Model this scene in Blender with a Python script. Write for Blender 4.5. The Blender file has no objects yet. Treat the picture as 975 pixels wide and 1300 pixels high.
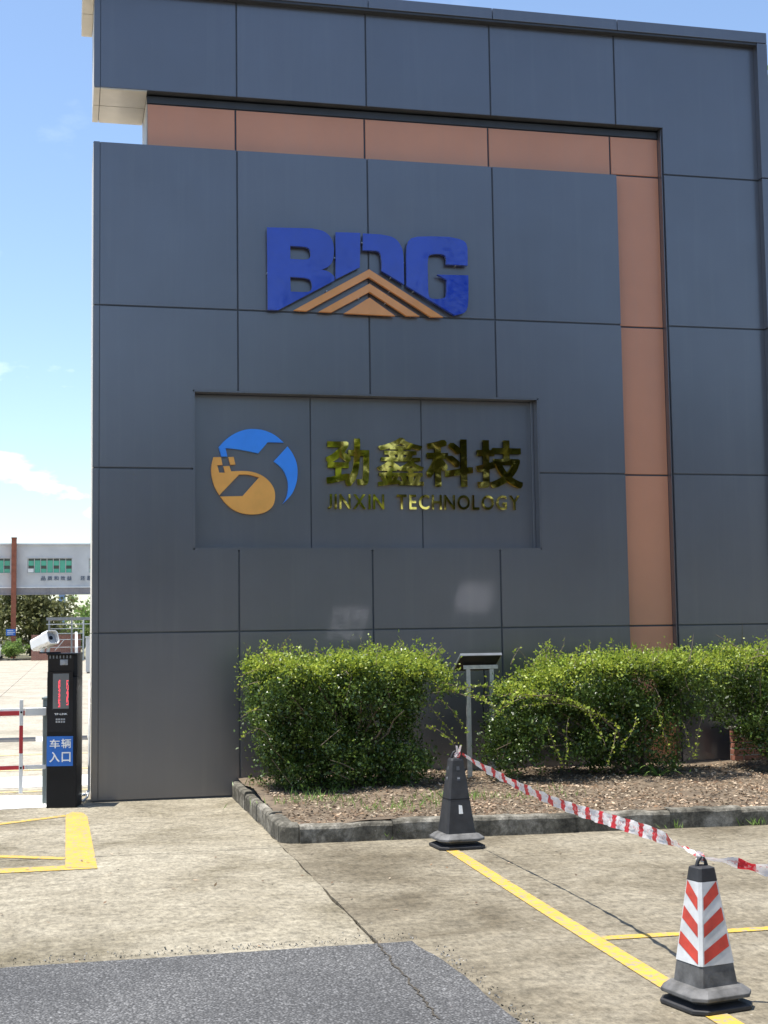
import bpy, bmesh, math, random
import numpy as np
from mathutils import Vector, Matrix
random.seed(7); rng = np.random.default_rng(7)
S = bpy.context.scene
COL = S.collection
R = math.radians

# ------------------------------------------------------------------ camera
F_PX, PITCH, ROLL, YAW, CAM_H = 1749., R(5.0), R(-0.83), R(12.97), 1.70
_cy, _sy, _cp, _sp, _cr, _sr = math.cos(YAW), math.sin(YAW), math.cos(PITCH), math.sin(PITCH), math.cos(ROLL), math.sin(ROLL)
FW = Vector((_sy*_cp, _cy*_cp, _sp)); R0 = Vector((_cy, -_sy, 0)); U0 = R0.cross(FW)
RT = R0*_cr + U0*_sr; UP = R0*-_sr + U0*_cr
CAM = Vector((0, 0, CAM_H))
cd = bpy.data.cameras.new('camera'); cam = bpy.data.objects.new('camera', cd); COL.objects.link(cam)
cam.matrix_world = Matrix(((RT.x, UP.x, -FW.x, 0), (RT.y, UP.y, -FW.y, 0), (RT.z, UP.z, -FW.z, CAM_H), (0, 0, 0, 1)))
cd.sensor_fit = 'VERTICAL'; cd.sensor_height = 36; cd.sensor_width = 27; cd.lens = F_PX/1300*36
cd.clip_start = 0.05; cd.clip_end = 6000
S.camera = cam

# ------------------------------------------------------------------ sky, sun, exposure
SUN = Vector((-0.245, 0.004, 1.0)).normalized()
SUN_EL = math.asin(SUN.z)
w = bpy.data.worlds.new('World'); S.world = w; w.use_nodes = True
nt = w.node_tree; nt.nodes.clear()
out = nt.nodes.new('ShaderNodeOutputWorld'); bg = nt.nodes.new('ShaderNodeBackground')
sky = nt.nodes.new('ShaderNodeTexSky'); sky.sky_type = 'NISHITA'; sky.sun_disc = False
sky.sun_elevation = SUN_EL; sky.sun_rotation = R(270); sky.air_density = 1.0; sky.dust_density = 0.6; sky.ozone_density = 2.0
tc = nt.nodes.new('ShaderNodeTexCoord')
sep = nt.nodes.new('ShaderNodeSeparateXYZ'); nt.links.new(tc.outputs['Generated'], sep.inputs[0])
mp = nt.nodes.new('ShaderNodeMapping'); mp.inputs['Scale'].default_value = (1, 1, 2.3); mp.inputs['Location'].default_value = (0.31, 0.2, 0.02)
nt.links.new(tc.outputs['Generated'], mp.inputs[0])
cn = nt.nodes.new('ShaderNodeTexNoise'); cn.inputs['Scale'].default_value = 8.5; cn.inputs['Detail'].default_value = 9; cn.inputs['Roughness'].default_value = 0.55
nt.links.new(mp.outputs[0], cn.inputs['Vector'])
cr_ = nt.nodes.new('ShaderNodeValToRGB'); cr_.color_ramp.elements[0].position = 0.61; cr_.color_ramp.elements[1].position = 0.72
cr_.color_ramp.elements[1].color = (.8, .8, .8, 1)
nt.links.new(cn.outputs['Fac'], cr_.inputs[0])
# clouds sit low over the horizon, as they do far off; overhead it is clear
mr = nt.nodes.new('ShaderNodeMapRange'); mr.inputs[1].default_value = 0.10; mr.inputs[2].default_value = 0.22; mr.inputs[3].default_value = 1; mr.inputs[4].default_value = 0.08
nt.links.new(sep.outputs['Z'], mr.inputs[0])
mul = nt.nodes.new('ShaderNodeMath'); mul.operation = 'MULTIPLY'
nt.links.new(cr_.outputs[0], mul.inputs[0]); nt.links.new(mr.outputs[0], mul.inputs[1])
mx = nt.nodes.new('ShaderNodeMix'); mx.data_type = 'RGBA'
nt.links.new(mul.outputs[0], mx.inputs['Factor']); nt.links.new(sky.outputs[0], mx.inputs[6]); mx.inputs[7].default_value = (10.5, 10.8, 11.3, 1)
nt.links.new(mx.outputs[2], bg.inputs[0]); bg.inputs[1].default_value = 0.108
nt.links.new(bg.outputs[0], out.inputs[0])
sl = bpy.data.lights.new('sun', 'SUN'); sl.energy = 3.7; sl.angle = R(0.53); sl.color = (1, 0.955, 0.88)
so = bpy.data.objects.new('sun', sl); COL.objects.link(so); so.rotation_euler = SUN.to_track_quat('Z', 'Y').to_euler(); so.location = (-4, 4, 30)
S.view_settings.view_transform = 'Standard'; S.view_settings.look = 'None'; S.view_settings.gamma = 1
S.view_settings.exposure = 1.08
S.render.engine = 'CYCLES'; S.cycles.use_denoising = True; S.cycles.max_bounces = 8; S.cycles.diffuse_bounces = 4
S.cycles.caustics_reflective = True; S.cycles.blur_glossy = 0.0; S.cycles.use_guiding = True; S.cycles.use_surface_guiding = True; S.cycles.use_volume_guiding = False; S.cycles.guiding_training_samples = 128; S.cycles.use_adaptive_sampling = False; S.cycles.sample_clamp_indirect = 0; S.cycles.transparent_max_bounces = 8

# ------------------------------------------------------------------ helpers
def ray(x, y): return RT*((x-487.5)/F_PX) - UP*((y-650)/F_PX) + FW
def on_y(x, y, Y):
    d = ray(x, y); return CAM + d*(Y/d.y)
def on_z(x, y, Z=0.):
    d = ray(x, y); return CAM + d*((Z-CAM_H)/d.z)

def tag(o, label=None, cat=None, group=None, kind=None):
    if label: o['label'] = label
    if cat: o['category'] = cat
    if group: o['group'] = group
    if kind: o['kind'] = kind
    return o
def empty(name, loc=(0, 0, 0), rz=0., label=None, cat=None, group=None):
    o = bpy.data.objects.new(name, None); COL.objects.link(o); o.location = loc; o.rotation_euler = (0, 0, rz)
    o.empty_display_size = .1
    return tag(o, label, cat, group)

class MB:
    def __init__(s): s.v = []; s.f = []
    def add(s, vs, fs):
        b = len(s.v); s.v += [tuple(v) for v in vs]; s.f += [tuple(b+i for i in f) for f in fs]; return s
    def box(s, x0, x1, y0, y1, z0, z1):
        return s.add([(x0,y0,z0),(x1,y0,z0),(x1,y1,z0),(x0,y1,z0),(x0,y0,z1),(x1,y0,z1),(x1,y1,z1),(x0,y1,z1)],
            [(3,2,1,0),(4,5,6,7),(0,1,5,4),(1,2,6,5),(2,3,7,6),(3,0,4,7)])
    def tube(s, pts, rad, n=6, cap=True):
        pts = [Vector(p) for p in pts]; rad = rad if isinstance(rad, (list, tuple)) else [rad]*len(pts)
        b = len(s.v); prev = None
        for i, p in enumerate(pts):
            t = (pts[min(i+1, len(pts)-1)] - pts[max(i-1, 0)]).normalized()
            if prev is None:
                a = Vector((0, 0, 1)) if abs(t.z) < .9 else Vector((1, 0, 0)); u = t.cross(a).normalized()
            else: u = (prev - t*prev.dot(t)).normalized()
            prev = u; v = t.cross(u)
            for k in range(n):
                an = 2*math.pi*k/n; s.v.append(tuple(p + (u*math.cos(an) + v*math.sin(an))*rad[i]))
        for i in range(len(pts)-1):
            for k in range(n):
                a = b+i*n+k; c = b+i*n+(k+1) % n; s.f.append((a, c, c+n, a+n))
        if cap:
            s.f.append(tuple(b+k for k in reversed(range(n)))); s.f.append(tuple(b+(len(pts)-1)*n+k for k in range(n)))
        return s
    def loft(s, rings, cap=True):
        b = len(s.v); n = len(rings[0])
        for r in rings: s.v += [tuple(p) for p in r]
        for i in range(len(rings)-1):
            for k in range(n):
                a = b+i*n+k; c = b+i*n+(k+1) % n; s.f.append((a, c, c+n, a+n))
        if cap:
            s.f.append(tuple(b+k for k in reversed(range(n)))); s.f.append(tuple(b+(len(rings)-1)*n+k for k in range(n)))
        return s
    def build(s, name, m, parent=None, bevel=0, smooth=False, seg=2, fix=False):
        me = bpy.data.meshes.new(name); me.from_pydata(s.v, [], s.f)
        if fix or bevel:
            bm = bmesh.new(); bm.from_mesh(me)
            if fix: bmesh.ops.recalc_face_normals(bm, faces=bm.faces)
            if bevel: 
                es = [e for e in bm.edges if len(e.link_faces) == 2 and e.calc_face_angle(0) > .5]
                bmesh.ops.bevel(bm, geom=es, offset=bevel, segments=seg, affect='EDGES', profile=.5, clamp_overlap=True)
            bm.to_mesh(me); bm.free()
        if smooth: me.shade_smooth()
        me.materials.append(m)
        o = bpy.data.objects.new(name, me); COL.objects.link(o)
        if parent: o.parent = parent
        return o

def rel(o, parent):
    """o was built in world coordinates: hang it under parent without moving it"""
    o.parent = parent
    o.matrix_parent_inverse = Matrix.LocRotScale(parent.location, parent.rotation_euler, parent.scale).inverted()
    return o

def offset_poly(pts, d):
    n = len(pts); res = []
    area = sum(pts[i][0]*pts[(i+1) % n][1]-pts[(i+1) % n][0]*pts[i][1] for i in range(n))
    sg = 1 if area > 0 else -1
    for i in range(n):
        p0, p1, p2 = Vector(pts[i-1]), Vector(pts[i]), Vector(pts[(i+1) % n])
        e1, e2 = (p1-p0).normalized(), (p2-p1).normalized()
        n1, n2 = Vector((-e1.y, e1.x))*sg, Vector((-e2.y, e2.x))*sg
        m = n1+n2; k = m.length_squared
        res.append(tuple(p1 + m*(2*d/k if k > 1e-6 else 0)))
    return res

def prism(name, pts, y0, y1, m, parent, gap=0., bevel=0., holes=()):
    """polygon in the X-Z plane (front at y0), extruded back to y1; holes are polygons too"""
    if gap: pts = offset_poly(pts, gap)
    bm = bmesh.new()
    loops = [pts] + list(holes)
    for lp in loops:
        vs = [bm.verts.new((x, y0, z)) for x, z in lp]
        for i in range(len(vs)): bm.edges.new((vs[i], vs[(i+1) % len(vs)]))
    if holes:
        bmesh.ops.triangle_fill(bm, use_beauty=True, use_dissolve=False, edges=bm.edges[:], normal=(0, -1, 0))
    else:
        bm.faces.new(bm.verts[:])
    r_ = bmesh.ops.extrude_face_region(bm, geom=bm.faces[:])
    bmesh.ops.translate(bm, vec=(0, y1-y0, 0), verts=[g for g in r_['geom'] if isinstance(g, bmesh.types.BMVert)])
    bmesh.ops.recalc_face_normals(bm, faces=bm.faces)
    if bevel:
        es = [e for e in bm.edges if abs(e.verts[0].co.y-y0) < 1e-5 and abs(e.verts[1].co.y-y0) < 1e-5 and len(e.link_faces) == 2 and e.calc_face_angle(0) > .5]
        bmesh.ops.bevel(bm, geom=es, offset=bevel, segments=2, affect='EDGES', clamp_overlap=True)
    me = bpy.data.meshes.new(name); bm.to_mesh(me); bm.free(); me.materials.append(m)
    o = bpy.data.objects.new(name, me); COL.objects.link(o)
    if parent: o.parent = parent
    return o
def rect(x0, x1, z0, z1): return [(x0, z0), (x1, z0), (x1, z1), (x0, z1)]

# ------------------------------------------------------------------ materials
def nodes(name):
    m = bpy.data.materials.new(name); m.use_nodes = True; t = m.node_tree
    b = t.nodes['Principled BSDF']; return m, t, b
def N(t, kind, **kw):
    n = t.nodes.new('ShaderNode'+kind)
    for k, v in kw.items():
        if k in n.inputs.keys(): n.inputs[k].default_value = v
        else: setattr(n, k, v)
    return n
def pos(t, scale=(1, 1, 1), obj=False):
    g = N(t, 'TexCoord').outputs['Object'] if obj else N(t, 'NewGeometry').outputs['Position']
    mp = N(t, 'Mapping'); mp.inputs['Scale'].default_value = scale; t.links.new(g, mp.inputs[0]); return mp.outputs[0]
def noise(t, vec, sc, det=4, rough=.55, dist=0):
    n = N(t, 'TexNoise'); n.inputs['Scale'].default_value = sc; n.inputs['Detail'].default_value = det; n.inputs['Roughness'].default_value = rough
    n.inputs['Distortion'].default_value = dist; t.links.new(vec, n.inputs['Vector']); return n.outputs['Fac']
def ramp(t, fac, stops):
    r_ = N(t, 'ValToRGB'); e = r_.color_ramp.elements
    while len(e) < len(stops): e.new(.5)
    for i, (p_, c) in enumerate(stops):
        e[i].position = p_; e[i].color = (*c, 1) if len(c) == 3 else c
    t.links.new(fac, r_.inputs[0]); return r_.outputs[0]
def mixc(t, fac, a, b, mode='MIX'):
    n = N(t, 'Mix', data_type='RGBA', blend_type=mode)
    for sock, v in ((n.inputs['Factor'], fac), (n.inputs[6], a), (n.inputs[7], b)):
        if isinstance(v, (int, float)): sock.default_value = v
        elif isinstance(v, tuple): sock.default_value = (*v, 1) if len(v) == 3 else v
        else: t.links.new(v, sock)
    return n.outputs[2]
def bump(t, b, h, strength=.3, dist=.01):
    n = N(t, 'Bump'); n.inputs['Strength'].default_value = strength; n.inputs['Distance'].default_value = dist
    t.links.new(h, n.inputs['Height']); t.links.new(n.outputs[0], b.inputs['Normal'])
def simple(name, col, rough=.5, metal=0., var=.12, sc=6., bmp=0., bsc=80., coat=0., spec=.5, obj=False):
    m, t, b = nodes(name); v = pos(t, obj=obj)
    c0 = tuple(max(0, c*(1-var)) for c in col); c1 = tuple(min(1, c*(1+var)) for c in col)
    t.links.new(ramp(t, noise(t, v, sc, 6), [(.3, c0), (.7, c1)]), b.inputs['Base Color'])
    b.inputs['Roughness'].default_value = rough; b.inputs['Metallic'].default_value = metal; b.inputs['Coat Weight'].default_value = coat
    b.inputs['Specular IOR Level'].default_value = spec; b.inputs['Coat Roughness'].default_value = .06
    if bmp: bump(t, b, noise(t, v, bsc, 3), bmp, .004)
    return m

def panel_mat(name, col, rough, metal=.5, coat=.9):
    m, t, b = nodes(name); v = pos(t)
    oi = N(t, 'ObjectInfo')
    base = ramp(t, noise(t, v, 1.1, 5), [(.3, tuple(c*.94 for c in col)), (.7, tuple(c*1.06 for c in col))])
    vv = N(t, 'MapRange'); vv.inputs[3].default_value = .95; vv.inputs[4].default_value = 1.05; t.links.new(oi.outputs['Random'], vv.inputs[0])
    base = mixc(t, 1.0, base, vv.outputs[0], 'MULTIPLY')
    # rain streaks: long thin vertical dust marks
    st = ramp(t, noise(t, pos(t, (7, 7, .25)), 1.6, 6, .6), [(.50, (0, 0, 0)), (.75, (1, 1, 1))])
    base = mixc(t, N_scale(t, st, .06), base, (.30, .29, .27))
    t.links.new(base, b.inputs['Base Color']); b.inputs['Metallic'].default_value = metal
    rr = ramp(t, noise(t, v, 2.5, 4), [(.3, (rough-.03,)*3), (.7, (rough+.05,)*3)]); t.links.new(rr, b.inputs['Roughness'])
    b.inputs['Coat Weight'].default_value = coat; b.inputs['Coat Roughness'].default_value = .24; b.inputs['Coat IOR'].default_value = 1.65
    h = noise(t, pos(t, (1, 1, .6)), .9, 2); bump(t, b, h, .09, .05)
    return m
def N_scale(t, sock, k):
    n = N(t, 'Math', operation='MULTIPLY'); t.links.new(sock, n.inputs[0]); n.inputs[1].default_value = k; return n.outputs[0]

def concrete(name, c_lo, c_mid, c_hi, grain=1., big_sc=.75):
    m, t, b = nodes(name); v = pos(t)
    big = ramp(t, noise(t, v, big_sc, 9, .68, .5), [(.34, c_lo), (.50, c_mid), (.70, c_hi)])
    streak = noise(t, pos(t, (1.6, 5, 1)), 2.4, 8, .7)
    base = mixc(t, N_scale(t, ramp(t, streak, [(.47, (0,)*3), (.70, (1,)*3)]), .28), big, tuple(c*.6 for c in c_lo))
    mid = ramp(t, noise(t, v, 6.5, 9, .8, .3), [(.34, (.60,)*3), (.52, (1.,)*3), (.68, (1.16,)*3)])
    base = mixc(t, .9, base, mid, 'MULTIPLY')
    fine = ramp(t, noise(t, pos(t, (1, .55, 1)), 26, 7, .8), [(.34, (.42,)*3), (.51, (1.,)*3), (.66, (1.42,)*3)])
    base = mixc(t, .85*grain, base, fine, 'MULTIPLY')
    vo = N(t, 'TexVoronoi', feature='F1'); vo.inputs['Scale'].default_value = 21; t.links.new(v, vo.inputs['Vector'])
    sp = ramp(t, vo.outputs['Distance'], [(.06, (1,)*3), (.17, (0,)*3)])
    base = mixc(t, N_scale(t, sp, .45), base, (.07, .06, .045))
    v2 = N(t, 'TexVoronoi', feature='F1'); v2.inputs['Scale'].default_value = 7.3; t.links.new(v, v2.inputs['Vector'])
    sp2 = ramp(t, v2.outputs['Distance'], [(.03, (1,)*3), (.06, (0,)*3)])
    base = mixc(t, N_scale(t, sp2, .5), base, (.55, .52, .46))
    t.links.new(base, b.inputs['Base Color']); b.inputs['Roughness'].default_value = .9; b.inputs['Specular IOR Level'].default_value = .25
    bump(t, b, noise(t, pos(t, (1, 2.2, 1)), 42, 9, .75), .75, .009)
    return m

def paint_on(name, col, under, wear=.52):
    m, t, b = nodes(name); v = pos(t)
    msk = ramp(t, noise(t, v, 22, 9, .72), [(wear+.09, (1,)*3), (wear+.17, (0,)*3)])
    c = ramp(t, noise(t, v, 5, 5), [(.3, tuple(x*.82 for x in col)), (.7, col)])
    t.links.new(mixc(t, msk, under, c), b.inputs['Base Color']); b.inputs['Roughness'].default_value = .7
    bump(t, b, noise(t, v, 60, 6, .7), .4, .004)
    return m

def leaf_mat(name, lo, mid, hi, trans=.35, rough=.45):
    m, t, b = nodes(name)
    g = N(t, 'NewGeometry')
    c = ramp(t, g.outputs['Random Per Island'], [(.0, lo), (.5, mid), (1., hi)])
    c = mixc(t, .8, c, ramp(t, noise(t, pos(t), 3.2, 4, .6), [(.32, (.55, .60, .55)), (.5, (1, 1, 1)), (.68, (1.35, 1.2, 1.1))]), 'MULTIPLY')
    t.links.new(c, b.inputs['Base Color']); b.inputs['Roughness'].default_value = rough; b.inputs['Specular IOR Level'].default_value = .45
    tr = N(t, 'BsdfTranslucent'); t.links.new(mixc(t, .5, c, tuple(min(1, x*1.5) for x in hi)), tr.inputs[0])
    ms = N(t, 'MixShader'); ms.inputs[0].default_value = trans
    t.links.new(b.outputs[0], ms.inputs[1]); t.links.new(tr.outputs[0], ms.inputs[2])
    t.links.new(ms.outputs[0], t.nodes['Material Output'].inputs[0])
    return m

def brick_mat(name, col, mortar, sc=1.):
    m, t, b = nodes(name); v = pos(t, obj=False)
    n = N(t, 'Mapping'); n.inputs['Rotation'].default_value = (R(90), 0, 0); t.links.new(N(t, 'NewGeometry').outputs['Position'], n.inputs[0])
    bt = N(t, 'TexBrick'); bt.inputs['Color1'].default_value = (*col, 1); bt.inputs['Color2'].default_value = (*[c*.75 for c in col], 1); bt.inputs['Mortar'].default_value = (*mortar, 1)
    bt.inputs['Scale'].default_value = 1; bt.inputs['Brick Width'].default_value = .24*sc; bt.inputs['Row Height'].default_value = .065*sc; bt.inputs['Mortar Size'].default_value = .008*sc
    t.links.new(n.outputs[0], bt.inputs['Vector']); t.links.new(bt.outputs['Color'], b.inputs['Base Color']); b.inputs['Roughness'].default_value = .9
    return m

def gold_mat():
    m, t, b = nodes('mirror_gold')
    b.inputs['Base Color'].default_value = (.95, .68, .17, 1); b.inputs['Metallic'].default_value = 1; b.inputs['Roughness'].default_value = .03
    bump(t, b, noise(t, pos(t), 3.0, 2, .4), .05, .03)
    return m
def gloss(name, col, rough=.12, wav=.1):
    m, t, b = nodes(name); v = pos(t)
    t.links.new(ramp(t, noise(t, v, 3, 5), [(.35, tuple(c*.85 for c in col)), (.65, col)]), b.inputs['Base Color'])
    b.inputs['Roughness'].default_value = rough; b.inputs['Coat Weight'].default_value = .4; b.inputs['Coat Roughness'].default_value = .03
    if wav: bump(t, b, noise(t, v, 4, 2), wav, .03)
    return m

M = dict(
    panel=panel_mat('dark_grey_aluminium', (.125, .123, .138), .32),
    pink=panel_mat('terracotta_aluminium', (.66, .275, .145), .45, .0, .3),
    core=simple('joint_backing', (.075, .08, .092), .7),
    lip=simple('dark_edge_trim', (.045, .048, .058), .5),  # dark tone that stands for shade under beam and coping
    beige=simple('beige_aluminium', (.60, .55, .47), .5, var=.05),
    conc=concrete('weathered_concrete', (.175, .15, .10), (.30, .265, .195), (.40, .36, .275)),
    conc2=concrete('older_concrete', (.135, .112, .075), (.235, .203, .145), (.32, .285, .215)),
    yard=concrete('yard_concrete', (.31, .275, .21), (.42, .375, .295), (.48, .43, .35), .6),
    dirt=simple('joint_dirt', (.06, .05, .036), .95, var=.4, sc=30, bmp=.6, bsc=90),
    kerb=concrete('kerb_concrete', (.045, .042, .034), (.15, .138, .11), (.42, .39, .33), 1., 3.2),
    blue=gloss('blue_acrylic', (.008, .048, .46), .06, .22),
    bluepaint=simple('bright_blue_paint', (.05, .29, .92), .35, var=.05),
    orange=gloss('orange_acrylic', (.82, .34, .10), .25, .05),
    gold=gold_mat(),
    black=simple('black_powder_coat', (.006, .006, .008), .42, var=.2, spec=.25),
    blackgloss=gloss('black_glass', (.006, .006, .008), .06, 0),
    rubber=simple('black_rubber', (.026, .026, .028), .62, var=.35, sc=14, bmp=.25, bsc=60, obj=True),
    rubgrey=simple('dusty_rubber', (.105, .103, .10), .78, var=.6, sc=11, bmp=.25, bsc=60, obj=True),
    white=simple('white_paint', (.78, .78, .76), .4, var=.05),
    sleeve=simple('white_sleeve', (.60, .60, .59), .45, var=.20, sc=8, bmp=.35, bsc=18, obj=True),
    red=simple('red_reflective', (.52, .05, .03), .42, var=.25, sc=14, bmp=.25, bsc=18, obj=True),
    redpaint=simple('red_paint', (.50, .03, .04), .45, var=.08),
    steel=simple('galvanised_steel', (.50, .52, .53), .42, .6, var=.15, sc=20),
    greysteel=simple('grey_painted_steel', (.20, .21, .22), .5, var=.2),
    cabinet=simple('grey_green_cabinet', (.16, .19, .185), .45),
    lcd=simple('display_grey', (.16, .165, .165), .15, var=.05),
    signblue=simple('sign_blue', (.012, .13, .50), .4, var=.05),
    lens=simple('lens_housing', (.32, .33, .35), .3),
    soil=simple('bed_soil', (.14, .105, .07), .95, var=.4, sc=9, bmp=.9, bsc=35),
    bark=simple('bark', (.10, .075, .05), .9, var=.4, sc=20, bmp=.6, bsc=40),
    twig=simple('twig', (.17, .13, .09), .85, var=.3, sc=30),
    wallgrey=simple('skywalk_render', (.55, .55, .54), .8, var=.14, sc=.5),
    beamgrey=simple('steel_beam_paint', (.27, .25, .25), .55, var=.1),
    brickcol=simple('red_brick_facing', (.27, .095, .055), .9, var=.2, sc=3),
    mortar=simple('mortar', (.36, .33, .29), .95, var=.2, sc=20),
    brick=simple('red_brick', (.36, .15, .10), .9, var=.3, sc=7, bmp=.5, bsc=60),
    glassgreen=gloss('green_window_glass', (.06, .42, .27), .15, 0),
    glassdark=gloss('dark_window', (.02, .035, .03), .1, 0),
    textdark=simple('slogan_blue_grey', (.10, .13, .18), .6),
    far=simple('far_glass_tower', (.34, .44, .56), .5),  # distance haze is put into the tower's pale colour
    solar=gloss('solar_glass', (.52, .54, .58), .12, 0),
    leaf=leaf_mat('hedge_leaf', (.026, .052, .011), (.055, .102, .018), (.125, .185, .034), .20, .34),
    leafyoung=leaf_mat('young_leaf', (.14, .22, .018), (.27, .36, .030), (.42, .48, .075), .32),  # pale colour for new shoots and the sunlit look of hedge tops
    treeleaf=leaf_mat('tree_leaf', (.035, .075, .015), (.08, .135, .03), (.17, .22, .06)),
    litter=leaf_mat('dry_leaf', (.075, .045, .028), (.22, .145, .085), (.50, .41, .30), .1, .8),
    grass=leaf_mat('grass_blade', (.10, .20, .03), (.17, .30, .05), (.30, .40, .12), .3),
    asphalt=None, yellow=paint_on('yellow_road_paint', (.58, .37, .05), (.28, .245, .18), .41), whitepaint=paint_on('cement_wash', (.80, .79, .75), (.50, .46, .38), .47),
    faded=paint_on('faded_yellow', (.62, .47, .16), (.46, .42, .34), .40),
)
_b = M['solar'].node_tree.nodes['Principled BSDF']; _b.inputs['Metallic'].default_value = 1.0; _b.inputs['Coat Weight'].default_value = 0
_b = M['blue'].node_tree.nodes['Principled BSDF']; _b.inputs['Coat Weight'].default_value = .8; _b.inputs['Coat IOR'].default_value = 1.5
def asphalt():
    m, t, b = nodes('asphalt'); v = pos(t)
    base = ramp(t, noise(t, v, 1.2, 6), [(.3, (.108, .107, .106)), (.7, (.158, .156, .152))])
    vo = N(t, 'TexVoronoi'); vo.inputs['Scale'].default_value = 84; t.links.new(v, vo.inputs['Vector'])
    st = ramp(t, vo.outputs['Color'], [(.1, (.5,)*3), (.6, (1.05,)*3), (.97, (2.3,)*3)])
    base = mixc(t, .85, base, st, 'MULTIPLY')
    gap = ramp(t, vo.outputs['Distance'], [(.3, (0,)*3), (.75, (1,)*3)])
    base = mixc(t, N_scale(t, gap, .75), base, (.032, .032, .033))
    t.links.new(base, b.inputs['Base Color']); b.inputs['Roughness'].default_value = .85; b.inputs['Specular IOR Level'].default_value = .3
    inv = N(t, 'Math', operation='SUBTRACT'); inv.inputs[0].default_value = 1; t.links.new(vo.outputs['Distance'], inv.inputs[1])
    bump(t, b, inv.outputs[0], .9, .008)
    return m
M['asphalt'] = asphalt()

# ------------------------------------------------------------------ ground
D = 14.68                                  # wall plane
def sheet(name, pts, z, m, label=None, thick=0):
    mb = MB(); n = len(pts)
    if thick:
        mb.add([(x, y, z-thick) for x, y in pts]+[(x, y, z) for x, y in pts], [tuple(range(n, 2*n))]+[(i, (i+1) % n, n+(i+1) % n, n+i) for i in range(n)])
    else: mb.add([(x, y, z) for x, y in pts], [tuple(range(n))])
    o = mb.build(name, m); o['kind'] = 'structure'
    if label: o['label'] = label
    return o
sheet('ground', [(-1500, -1500), (1500, -1500), (1500, 2500), (-1500, 2500)], -.05, M['dirt'])
def wob(a, b, n, amp, seed):
    rr = random.Random(seed); a, b = Vector(a), Vector(b); d = (b-a); nrm = Vector((-d.y, d.x)).normalized(); res = []; k = 0
    for i in range(n):
        k = .6*k + rr.uniform(-amp, amp); res.append(tuple(a+d*(i/n)+nrm*(k if 0 < i else 0)))
    return res
def slab(name, corners, amps, seed, m):
    pts = []
    for i in range(4):
        a, b = corners[i], corners[(i+1) % 4]
        n = max(1, int((Vector(b)-Vector(a)).length/.12)) if amps[i] else 1
        pts += wob(a, b, n, amps[i], seed+i)
    return sheet(name, pts, 0, m, thick=.05)
JX = 1.665
slab('pavement', [(-9, 6.9), (JX-.012, 6.9), (JX+.02, 11.10), (-9, 11.16)], [0, .009, .004, 0], 1, M['conc'])
slab('pavement', [(-9, 11.172), (JX+.025, 11.112), (JX+.03, 16.2), (-9, 16.2)], [.004, .004, 0, 0], 5, M['conc'])
slab('pavement', [(JX+.004, 4.2), (14, 4.2), (14, 16.2), (JX+.042, 16.2)], [0, 0, 0, .007], 9, M['conc2'])
# yard behind the gate, cut in large bays
for i, (y0, y1) in enumerate(((16.21, 22.), (22.015, 34.), (34.02, 48.), (48.02, 66.), (66.02, 108.))):
    for x0, x1 in ((-60, -1.9), (-1.885, 40)):
        sheet('yard_pavement', [(x0, y0), (x1, y0), (x1, y1), (x0, y1)], 0, M['yard'], thick=.04)
# asphalt road in front, its edge ragged
edge = wob((1.93, 4.2), (1.92, 6.6), 22, .006, 3)+wob((1.92, 6.6), (1.86, 7.54), 8, .01, 4)+wob((1.86, 7.54), (-9, 7.60), 90, .007, 6)
sheet('road', [(-9, -40), (30, -40), (30, 4.22), (1.93, 4.22)]+edge[1:]+[(-9, 7.60)], .006, M['asphalt'])
# the crack runs on through the asphalt
def crack(pts, wd, z, seed, name='crack'):
    rr = random.Random(seed); L = []; Rr = []
    for i, p in enumerate(pts):
        ww = wd*rr.uniform(.3, 1.2); L.append((p[0]-ww, p[1], z)); Rr.append((p[0]+ww, p[1], z))
    mb = MB(); n = len(pts); mb.add(L+Rr, [(i, n+i, n+i+1, i+1) for i in range(n-1)])
    o = mb.build(name, M['dirt']); o['kind'] = 'structure'
crack(wob((JX, 7.62), (1.60, 6.0), 70, .008, 11)+[(1.60, 6.0)], .007, .0105, 12)

# painted markings
def line(name, pts, m=None, z=.0045): return sheet(name, pts, z, m or M['yellow'])
line('yellow_line', [(2.70, 4.3), (2.81, 4.3), (2.90, 7.84), (2.985, 10.68), (2.885, 10.70), (2.79, 7.86)])
line('yellow_line', [(2.884, 7.27), (9, 7.06), (9, 7.15), (2.886, 7.36)])
line('yellow_line', [(-.005, 10.66), (.225, 10.53), (.205, 12.4), (.195, 13.55), (.155, 13.88), (.06, 13.95), (-.005, 13.75)])
line('yellow_line', [(-4, 10.60), (-.007, 10.53), (.222, 10.525), (-.008, 10.652), (-.008, 10.74), (-4, 10.72)])
line('yellow_line', [(-4, 10.95), (-.008, 13.62), (-.008, 13.75), (-4, 11.08)])
line('yellow_line', [(-4, 13.15), (-.008, 11.02), (-.008, 11.14), (-4, 13.27)])
line('white_patch', wob((-7, 14.42), (-.2, 14.42), 30, .03, 21)+wob((-.2, 14.42), (.2, 15.6), 6, .03, 22)+wob((.2, 15.6), (-7, 15.9), 30, .06, 23), M['whitepaint'])
line('white_patch', wob((-7, 16.5), (.5, 16.4), 30, .05, 24)+wob((.5, 16.4), (.5, 17.6), 4, .04, 25)+wob((.5, 17.6), (-7, 17.9), 30, .08, 26), M['whitepaint'])
for y, a in ((15.95, .1), (18.5, .13), (20.9, .12)):
    line('yellow_line', [(-7, y), (1.2, y-.04), (1.2, y-.04+a), (-7, y+a)], M['faded'])

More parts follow.
